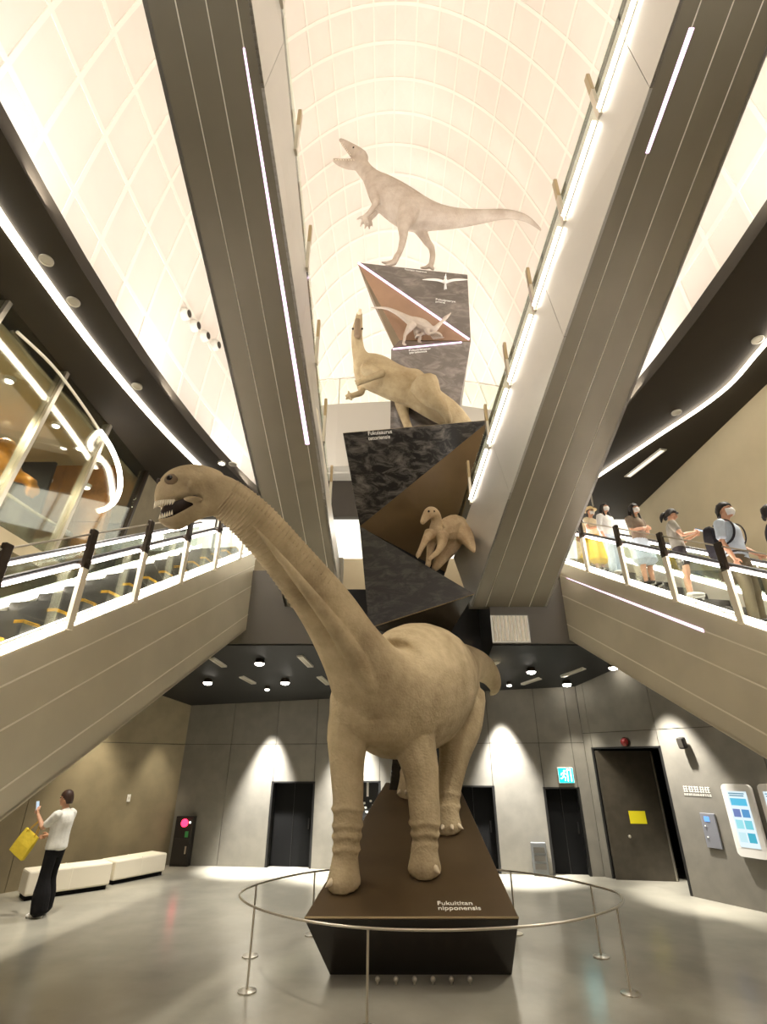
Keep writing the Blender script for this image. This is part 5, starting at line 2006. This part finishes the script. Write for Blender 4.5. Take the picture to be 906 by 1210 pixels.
# ------------------------------------------------------------------ bird-like flyer on the face of the top block
bd = thing('bird_model', 'white bird-like flyer with spread wings mounted on the top block face', 'bird', at(526, 333, 10.0))
c = at(526, 333.5, 10.0)
k = mpp(c)
q = MB()
q.tube([c + V((0, 0, -3.5 * k)), c + V((0, -.02, -1.5 * k)), c + V((0, -.03, 1.5 * k)), c + V((0, -.05, 3.4 * k))], [.6 * k, 2.4 * k, 2.6 * k, 1.3 * k], 10, 3, round_ends=True)
q.ball(c + V((0, -.08, 4.2 * k)), 1.5 * k)
cone(q, c + V((0, -.1, 4.2 * k)), c + V((0, -.22, 4.0 * k)), .7 * k)
q.build('body', M_white, bd, smooth=True)
for s_ in (-1, 1):
    q = MB()
    pts = [c + V((s_ * 1.2 * k, 0, .5 * k)), c + V((s_ * 9 * k, -.06, 0.6 * k)), c + V((s_ * 18 * k, -.04, 2.6 * k)), c + V((s_ * 27 * k, .0, 4.4 * k))]
    q.tube(pts, [(1.7 * k, 1.7 * k), (.8 * k, 2.2 * k), (.5 * k, 1.9 * k), (.15 * k, .4 * k)], 10, 4, up=V((0, 0, 1)))
    q.build('wing', M_white, bd, smooth=True)
q = MB()
q.tube([c + V((0, 0, -3 * k)), c + V((0, .05, -9 * k))], [(1.1 * k, .5 * k), (1.6 * k, .25 * k)], 8, 1, up=V((0, 1, 0)))
q.build('tail', M_white, bd, smooth=True)
q = MB()
q.cyl(c, c + V((0, .4, 0)), 0.02, 8)
q.build('mount_pin', M_steel, bd)

# ------------------------------------------------------------------ people
def frame(base, yaw, k):
    c, s = cos(yaw), sin(yaw)

    def T(p):
        x, y, z = p[0] * k, p[1] * k, p[2] * k
        return V((base[0] + c * x - s * y, base[1] + s * x + c * y, base[2] + z))
    return T


def person(name, label, base, yaw, height, arms, top, bottom, shoes, hair='short', mask=False, head_turn=0.0, nod=0.0, fem=False, legs='trousers', sleeve=0.55,
           hem=0.90, skirt_hem=0.45, group=None, stance=0.0, flare=1.0, bulk=1.0, hair_mat=None, neckline=None):
    """arms: {side: (elbow, wrist, finger direction, curl)}; local frame x right, y forward, z up for a 1.75 m figure"""
    k = height / 1.75
    T = frame(base, yaw, k)
    R = thing(name, label, 'person', base, group)
    sw = 0.175 if fem else 0.20
    hairm = hair_mat or M_hair
    ct, st = cos(head_turn), sin(head_turn)
    HC = V((0, 0.03, 1.635))

    def Hd(p):
        """head space (origin at the head centre), turned and nodded"""
        x, y, z = p
        y, z = y * cos(nod) - z * sin(nod), y * sin(nod) + z * cos(nod)
        return T(HC + V((ct * x - st * y, st * x + ct * y, z)))

    def tb(mb, pts, rad, n=12, sub=3, fn=T):
        mb.tube([fn(p) for p in pts], [(r[0] * k, r[1] * k) if isinstance(r, tuple) else r * k for r in rad], n, sub, up=V((cos(yaw + pi / 2), sin(yaw + pi / 2), 0.02)), round_ends=True)
    Mh = Matrix.Rotation(yaw + head_turn, 3, 'Z') @ Matrix.Rotation(nod, 3, 'X')
    # --- body: one skin
    q = MB()
    waist = 0.105 if fem else 0.125
    torso = [(0, 0, .86), (0, 0, .95), (0, .0, 1.06), (0, .0, 1.18), (0, .0, 1.30), (0, -.01, 1.40), (0, -.015, 1.455)]
    trad = [(.14, .09), (.165 if fem else .158, .11), (waist + .02, .095), (waist + .03, .1), (.155, .112), (.15, .09), (.075, .06)]
    tb(q, torso, trad, 16, 3)
    tb(q, [(0, -.015, 1.44), (0, 0, 1.50), (0, .02, 1.57)], [.062, .052, .055], 12, 2)
    q.ball(Hd((0, -.012, .035)), (.076 * k, .095 * k, .088 * k), 16, 11, Mh)
    q.ball(Hd((0, .018, -.04)), (.060 * k, .072 * k, .078 * k), 16, 11, Mh)
    q.ball(Hd((0, .052, -.088)), (.030 * k, .028 * k, .024 * k), 10, 7, Mh)
    q.tube([Hd((0, .082, .018)), Hd((0, .102, -.018)), Hd((0, .096, -.03))], [.009 * k, .014 * k, .015 * k], 8, 2, round_ends=True)
    for s in (-1, 1):
        q.ball(Hd((.077 * s, -.012, -.012)), (.012 * k, .02 * k, .032 * k), 8, 6, Mh)
        q.ball(Hd((.032 * s, .078, .03)), (.026 * k, .012 * k, .010 * k), 8, 6, Mh)
    for s, (el, wr, fd, curl) in arms.items():
        sh = V((sw * s, -.01, 1.41))
        el, wr, fd = V(el), V(wr), V(fd).normalized()
        tb(q, [sh * 1.0 + V((-.05 * s, 0, .0)), sh, sh.lerp(el, .45), el, el.lerp(wr, .35), wr.lerp(el, .12), wr], [.05, .056, .045, .037, .037, .028, .024], 10, 2)
        # palm, four fingers and the thumb from the side of the palm
        up = V((0, 0, 1))
        pn = V((-s, 0, 0))
        sdv = fd.cross(pn)
        if sdv.length < .2:
            sdv = fd.cross(V((0, 1, 0)))
        sdv.normalize()
        pn = sdv.cross(fd).normalized()
        if pn.x * s > 0:
            pn = -pn
        pm = wr + fd * .05
        tb(q, [wr, wr + fd * .03, wr + fd * .085], [.024, (.034, .017), (.038, .015)], 10, 2)
        for i, L in enumerate((.066, .076, .070, .056)):
            b0 = wr + fd * .082 + sdv * (.028 - .0185 * i)
            d1 = (fd * cos(curl * .5) + pn * sin(curl * .5))
            d2 = (fd * cos(curl) + pn * sin(curl))
            d3 = (fd * cos(curl * 1.5) + pn * sin(curl * 1.5))
            p1 = b0 + d1 * L * .45
            p2 = p1 + d2 * L * .32
            p3 = p2 + d3 * L * .25
            tb(q, [b0 - fd * .02, b0, p1, p2, p3], [.0095, .0095, .009, .0082, .007], 8, 1)
        t0_ = wr + fd * .025 + sdv * .028
        tb(q, [t0_ - sdv * .01, t0_ + sdv * .022 + fd * .025, t0_ + sdv * .030 + fd * .052 + pn * .012, t0_ + sdv * .026 + fd * .072 + pn * .02], [.013, .0115, .010, .008], 8, 1)
    feet = []
    for s in (-1, 1):
        hip = V((.088 * s, 0, .92))
        ank = V((.095 * s, stance * s, .085))
        kn = hip.lerp(ank, .5) + V((.0, .03, 0))
        tb(q, [hip, hip.lerp(kn, .4), kn, kn.lerp(ank, .35) + V((0, -.018, 0)), ank], [.088, .076, .055, .054, .037], 12, 3)
        tb(q, [ank + V((0, -.03, -.03)), ank + V((0, .06, -.045)), ank + V((0, .15, -.06))], [.036, (.04, .03), (.036, .02)], 10, 2)
        feet.append((s, ank, kn, hip))
    q.build('body', M_skin, R, voxel=0.0075 * k, sm=2)
    # --- eyes, mouth
    for s in (-1, 1):
        q = MB()
        q.ball(Hd((.032 * s, .084, .012)), (.013 * k, .008 * k, .007 * k), 10, 6, Mh)
        q.build('eye', M_eye, R, smooth=True)
    if not mask:
        q = MB()
        q.ball(Hd((0, .083, -.062)), (.024 * k, .008 * k, .007 * k), 10, 6, Mh)
        q.build('mouth', mat('lips', (176, 104, 92), rough=.5), R, smooth=True)
    else:
        q = MB()
        rs = []
        for i in range(7):
            z = .005 - .098 * i / 6
            row = []
            for j in range(11):
                a = -1.35 + 2.7 * j / 10
                rx = (.068 if i < 4 else .064 - .006 * (i - 3))
                ry = .088 + (.022 * sin(pi * min(1, (i + .6) / 6.5)) * max(0, cos(a)))
                row.append(Hd((rx * 1.06 * sin(a), .012 + ry * cos(a), z)))
            rs.append(row)
        vs = [p for r in rs for p in r]
        fs = [(i * 11 + j, i * 11 + j + 1, (i + 1) * 11 + j + 1, (i + 1) * 11 + j) for i in range(6) for j in range(10)]
        q.add(vs, fs)
        mo = q.build('mask', M_maskc, R, smooth=True)
        so = mo.modifiers.new('solid', 'SOLIDIFY')
        so.thickness = .003
    # --- hair
    q = MB()
    rs = []
    for i in range(9):
        row = []
        for j in range(20):
            a = 2 * pi * j / 20
            front = cos(a) > 0.15       # a = 0 looks forward
            low = (0.052 if front else (-.075 if hair == 'short' else -.10))
            low += (0.0 if front else 0.03 * max(0, cos(a) + 0.4))
            if not front and cos(a) > -0.35:
                low = max(low, -.012 if hair == 'short' else -.04)
            z0_ = low
            tt = i / 8
            th = (1 - tt)
            z = z0_ + (.138 - z0_) * (1 - (1 - tt) ** 2)
            rr = sqrt(max(0.0, 1 - ((z - .03) / .110) ** 2)) if z > .03 else 1.0
            rr = max(rr, .04) * (1 + .05 * sin(7 * a + 3 * i) + .04 * sin(13 * a - 5 * i))
            row.append(Hd((.087 * rr * sin(a), -.012 + .106 * rr * cos(a), z)))
        rs.append(row)
    q.rings(rs)
    q.build('hair', hairm, R, smooth=True)
    if hair == 'long':
        q = MB()
        tb(q, [(0, -.07, .06), (0, -.095, -.06), (0, -.10, -.2), (0, -.09, -.33)], [(.07, .035), (.085, .035), (.085, .03), (.05, .015)], 12, 3, Hd)
        for s in (-1, 1):
            tb(q, [(.07 * s, .02, .04), (.086 * s, .012, -.06), (.088 * s, .03, -.18), (.075 * s, .05, -.30)], [.02, .022, .022, .01], 8, 3, Hd)
        q.build('long_hair', hairm, R, smooth=True)
    if hair == 'tail':
        q = MB()
        tb(q, [(0, -.09, .03), (0, -.14, .0), (0, -.155, -.08), (0, -.14, -.17)], [.022, .036, .034, .012], 10, 3, Hd)
        q.build('ponytail', hairm, R, smooth=True)
        q = MB()
        tb(q, [(-.05, .085, .075), (.02, .1, .055), (.06, .075, .03)], [.018, .02, .012], 8, 2, Hd)
        q.build('fringe', hairm, R, smooth=True)
    # --- clothes
    q = MB()
    e = .014
    tt = [(0, 0, hem - (.0)), (0, 0, max(hem + .06, .97)), (0, 0, 1.08), (0, 0, 1.18), (0, 0, 1.30), (0, -.01, 1.40), (0, -.015, 1.452), (0, -.012, 1.472)]
    tr = [(.168, .125), (.172, .122), (waist + .04, .118), (waist + .045, .118), (.172, .130), (.165, .106), (.092, .076), (.066, .062)]
    tr = [(a_ * (1 + (bulk - 1) * .6), b_ * bulk) for a_, b_ in tr[:-2]] + tr[-2:]
    tb(q, tt, tr, 18, 3)
    for s, (el, wr, fd, curl) in arms.items():
        sh = V((sw * s, -.01, 1.405))
        el, wr = V(el), V(wr)
        if sleeve <= 1:
            e1 = sh.lerp(el, sleeve)
            tb(q, [sh + V((-.06 * s, 0, .01)), sh, sh.lerp(e1, .5), e1], [.062, .073, .066, .064], 12, 2)
        else:
            e1 = el.lerp(wr, sleeve - 1)
            tb(q, [sh + V((-.06 * s, 0, .01)), sh, sh.lerp(el, .5), el, e1], [.062, .073, .06, .052, .044], 12, 2)
    q.build('shirt' if legs != 'dress' else 'dress_top', top, R, voxel=0.010 * k, sm=3)
    q = MB()
    if legs == 'trousers':
        tb(q, [(0, 0, .84), (0, 0, .93), (0, 0, 1.01)], [(.165, .118), (.178, .124), (.150, .112)], 18, 2)
        for (s, ank, kn, hip) in feet:
            tb(q, [hip + V((0, 0, -.02)), hip.lerp(kn, .45), kn, kn.lerp(ank, .5), ank + V((0, 0, -.005))], [.10, .092, .074 * (1 + .25 * (flare - 1)), .066 * flare, .062 * flare], 14, 3)
        q.build('trousers', bottom, R, voxel=0.011 * k, sm=3)
    elif legs == 'shorts':
        tb(q, [(0, 0, .84), (0, 0, .93), (0, 0, 1.01)], [(.165, .118), (.178, .124), (.150, .112)], 18, 2)
        for (s, ank, kn, hip) in feet:
            tb(q, [hip + V((0, 0, -.02)), hip.lerp(kn, .45), hip.lerp(kn, .72)], [.10, .10, .095], 14, 2)
        q.build('shorts', bottom, R, voxel=0.011 * k, sm=3)
    else:
        tb(q, [(0, .01, skirt_hem), (0, .01, skirt_hem + .12), (0, 0, .80), (0, 0, .95), (0, 0, 1.05)], [(.27, .2), (.24, .18), (.195, .145), (.178, .124), (.14, .11)], 20, 3)
        q.build('skirt', bottom, R, voxel=0.012 * k, sm=3)
    for (s, ank, kn, hip) in feet:
        q = MB()
        tb(q, [ank + V((0, -.055, -.045)), ank + V((0, -.02, -.035)), ank + V((0, .06, -.042)), ank + V((0, .15, -.052)), ank + V((0, .185, -.058))], [(.036, .04), (.044, .05), (.047, .04), (.047, .03), (.03, .022)], 12, 3)
        so = q.build('shoe', shoes, R, smooth=True)
        q = MB()
        tb(q, [ank + V((0, -.065, -.076)), ank + V((0, .06, -.076)), ank + V((0, .195, -.076))], [(.036, .009), (.048, .009), (.034, .009)], 10, 2)
        q.build('sole', M_white, so, smooth=True)
    return R, T, Hd


# man photographing at the left
mbase = atz(47, 1083, 0)
myaw = radians(84)            # facing the left wall of the frame
R, T, Hd = person('person', 'person in white shirt and wide black trousers photographing beside the cream bench', mbase, myaw, 1.72,
                  {1: ((.23, .05, 1.14), (.14, .28, 1.08), (-.1, .8, -.2), 0.7), -1: ((-.20, .18, 1.22), (-.10, .40, 1.40), (.05, .35, .85), 0.9)},
                  fabric('white_shirt_cloth', (238, 236, 228)), fabric('black_trouser_cloth', (24, 23, 24)), M_white, hair='short', flare=1.95, bulk=1.22, sleeve=.75, hem=.92, hair_mat=M_hairb, stance=.03)
# phone in the raised hand
wr = V((-.10, .40, 1.40))
c = T(wr + V((0.03, .075, .125)))
ph = thing('phone', 'small pale phone held up in the raised hand of the man', 'phone', c - V((0, 0, .07)))
M_ = Matrix.Rotation(myaw, 3, 'Z') @ Matrix.Rotation(radians(-14), 3, 'X')
q = MB()
q.box(c, (.072, .009, .145), M_)
q.build('case', mat('silver_phone', (196, 200, 206), rough=.3, metal=.4), ph, bevel=.004)
q = MB()
q.box(c + M_ @ V((0, -.0055, 0)), (.066, .002, .135), M_)
q.build('screen', led_mat('phone_screen', (.6, .75, .9), 1.0), ph)
# yellow bag hanging from the raised forearm, swung out by the arm
hk = T((-.165, .285, 1.29))
bg = thing('yellow_bag', 'square yellow shopping bag hanging from the forearm of the man', 'bag', hk + V((0, 0, -.55)))
fdx = V((cos(myaw + pi / 2), sin(myaw + pi / 2), 0))
rt = V((cos(myaw), sin(myaw), 0))
dn = (V((0, 0, -1)) * .86 + fdx * .5).normalized()
ac = (fdx * .86 + V((0, 0, 1)) * .5).normalized()
c0 = hk + dn * .16 + rt * 0.0
q = MB()
W_, H2, D_ = .30, .36, .07
pts = []
for (h_, wf, df) in ((H2, 1.0, 1.0), (H2 * .5, .98, 1.25), (0, .96, .55)):
    cc_ = c0 + dn * h_
    pts.append([cc_ + ac * (W_ / 2 * wf * a) + rt * (D_ / 2 * df * b) for a, b in ((-1, -1), (0, -1.25), (1, -1), (1, 1), (0, 1.25), (-1, 1))])
q.rings(pts)
q.build('body', fabric('yellow_bag_cloth', (244, 216, 76)), bg, bevel=.006)
for s_ in (-1, 1):
    q = MB()
    o_s = rt * (D_ * .3 * s_)
    q.tube([c0 + ac * .09 + o_s + dn * .03, c0 + ac * .05 + o_s - dn * .10, hk + V((0, 0, .035)), c0 - ac * .05 + o_s - dn * .10, c0 - ac * .09 + o_s + dn * .03], [(.012, .003)] * 5, 6, 4)
    q.build('handle', fabric('bag_handle_cloth', (214, 170, 46)), bg)


# visitors on the right-hand escalator
def rider(px, hpx, w, height, tread=-0.13):
    """where the head of a rider appears -> which step it stands on"""
    n = FR.l
    pp_ = FR.p0 + FR.l * w
    g = onplane(px, hpx, pp_, n)
    s = (g - pp_).dot(FR.d)
    kk = math.floor((s + 5.6) / 0.4)
    sc_ = -5.6 + 0.4 * kk + 0.2
    zt = FR.z0 + FR.sl * sc_ + tread
    b = FR.P(s, w, 0)
    return V((b.x, b.y, zt)), g.z - zt


cloth = {n: fabric('cloth_' + n, c) for n, c in dict(yellow=(240, 200, 60), cream=(236, 222, 190), white=(236, 236, 232), greyb=(150, 146, 134), paleblue=(206, 220, 232), slate=(62, 58, 60), charcoal=(52, 50, 54),
                                                    khaki=(112, 100, 78), grey=(128, 122, 112), taupe=(142, 128, 112), sky=(170, 190, 200), brown=(110, 78, 58)).items()}
M_shoeb = mat('dark_shoe', (48, 42, 40), rough=.5)
GRP = 'visitors riding the right escalator'
ARM_REST = {1: ((.22, .0, 1.14), (.2, .16, .98), (0, .7, -.5), .8), -1: ((-.22, .0, 1.14), (-.2, .16, .98), (0, .7, -.5), .8)}
ARM_DOWN = {1: ((.235, -.03, 1.13), (.24, .05, .88), (0, .15, -1), .5), -1: ((-.235, -.03, 1.13), (-.24, .05, .88), (0, .15, -1), .5)}
ARM_FOLD = {1: ((.21, .04, 1.13), (.04, .22, 1.14), (-.9, .3, .0), .7), -1: ((-.21, .04, 1.13), (-.03, .21, 1.10), (.9, .3, .05), .7)}
ARM_PHONE = {1: ((.2, .10, 1.14), (.06, .32, 1.20), (-.5, .6, .35), 1.0), -1: ((-.2, .10, 1.14), (-.06, .32, 1.18), (.5, .6, .35), 1.0)}
dYaw = math.atan2(-FR.d.y, -FR.d.x) - pi / 2     # riding down towards the photographer


def R_(px, py, w, hgt, yaw_off, **kw):
    b, h_ = rider(px, py, w, hgt)
    return b, dYaw + yaw_off, h_


b, y, h_ = R_(681, 604, .95, 1.5, .3)
person('person.001', 'visitor in bright yellow clothes farthest up the escalator, partly behind the beam', b, y, 1.42, ARM_DOWN, cloth['cream'], cloth['yellow'], M_shoeb, hair='long', fem=True, legs='skirt', skirt_hem=.25, group=GRP, hair_mat=M_hairb)
b, y, h_ = R_(694, 594, .55, 1.5, .25)
Rh, Th, Hh = person('person.002', 'visitor in a pale sun hat and yellow skirt near the top of the escalator', b, y, 1.46, ARM_FOLD, cloth['cream'], cloth['yellow'], M_shoeb, hair='short', fem=True, legs='skirt', skirt_hem=.30, group=GRP, mask=True)
q = MB()
rs = []
for rr, z in ((.175, .055), (.17, .06), (.095, .07), (.092, .12), (.075, .15), (.03, .158)):
    rs.append([Hh((rr * sin(2 * pi * j / 24), -.012 + rr * 1.06 * cos(2 * pi * j / 24), z)) for j in range(24)])
q.rings(rs)
q.build('sun_hat', fabric('straw_hat', (232, 210, 160)), Rh, smooth=True)
b, y, h_ = R_(711.5, 596, .55, 1.5, .25)
person('person.003', 'masked visitor with long black hair in a white top on the escalator', b, y, h_, ARM_DOWN, cloth['white'], cloth['paleblue'], M_white, hair='long', mask=True, fem=True, legs='trousers', flare=1.3, group=GRP, sleeve=1.5)
b, y, h_ = R_(746, 597, .60, 1.5, .2)
person('person.004', 'masked visitor in a greyish blouse with folded arms and pale skirt on the escalator', b, y, h_, ARM_FOLD, cloth['taupe'], cloth['paleblue'], M_shoeb, hair='long', mask=True, fem=True, legs='skirt', skirt_hem=.52, group=GRP, sleeve=.8)
b, y, h_ = R_(789, 603, .60, 1.5, -1.0)
Rp, Tp, Hp = person('person.005', 'visitor with a dark ponytail in shorts looking down at a phone on the escalator', b, y + 1.9, h_, ARM_PHONE, cloth['greyb'], cloth['slate'], M_white, hair='tail', fem=True, legs='shorts', group=GRP, nod=-.35)
c = Tp((0.0, .42, 1.25))
ph = thing('phone.001', 'small dark phone in the hands of the visitor with the ponytail', 'phone', c - V((0, 0, .03)))
M_ = Matrix.Rotation(dYaw + .9, 3, 'Z') @ Matrix.Rotation(radians(60), 3, 'X')
q = MB()
q.box(c, (.072, .009, .145), M_)
q.build('case', M_cap, ph, bevel=.004)
q = MB()
q.box(c + M_ @ V((0, -.0055, 0)), (.066, .002, .135), M_)
q.build('screen', MATS['phone_screen'], ph)
b, y, h_ = R_(851, 596, .62, 1.7, .35)
Rm, Tm, Hm = person('person.006', 'tall masked man in a pale blue shirt with dark backpack straps on the escalator', b, y, h_, {1: ARM_DOWN[1], -1: ARM_REST[-1]}, fabric('pale_shirt', (204, 216, 228)), cloth['khaki'], M_shoeb, hair='short', mask=True, group=GRP, sleeve=.8)
q = MB()
q.tube([Tm((-.17, 0, .99)), Tm((-.0, .135, .99)), Tm((.17, 0, .99)), Tm((0, -.13, .99)), Tm((-.17, 0, .99))], [.018] * 5, 8, 4)
q.build('belt', M_cap, Rm, smooth=True)
bk = thing('backpack', 'dark backpack on the back of the man in the pale blue shirt', 'backpack', Tm((0, -.24, 1.02)))
q = MB()
pts = []
for (z, a, b_) in ((1.0, .9, .8), (1.05, 1.0, 1.0), (1.3, 1.0, 1.0), (1.42, .85, .8), (1.46, .6, .5)):
    pts.append([Tm((.16 * a * cx, -.22 + .085 * b_ * cy, z)) for cx, cy in ((-1, -.7), (-.7, -1), (.7, -1), (1, -.7), (1, .8), (-1, .8))])
q.rings(pts)
q.build('pack', cloth['charcoal'], bk, bevel=.01)
for s_ in (-1, 1):
    q = MB()
    q.tube([Tm((.12 * s_, -.13, 1.42)), Tm((.125 * s_, -.04, 1.487)), Tm((.135 * s_, .085, 1.43)), Tm((.145 * s_, .125, 1.30)), Tm((.165 * s_, .07, 1.15)), Tm((.16 * s_, -.12, 1.06))], [(.026, .009)] * 6, 8, 4, up=V((0, 0, 1)))
    q.build('strap', cloth['charcoal'], bk, smooth=True)
b, y, h_ = R_(905, 598, .75, 1.7, .9)
person('person.007', 'visitor in a dark jacket cut off by the frame edge on the escalator', b, y, h_, ARM_DOWN, cloth['charcoal'], cloth['slate'], M_shoeb, hair='short', group=GRP, sleeve=1.8)

if _tmp_scene is not None:
    bpy.data.scenes.remove(_tmp_scene)      # the sculpt_bench scene is no longer needed
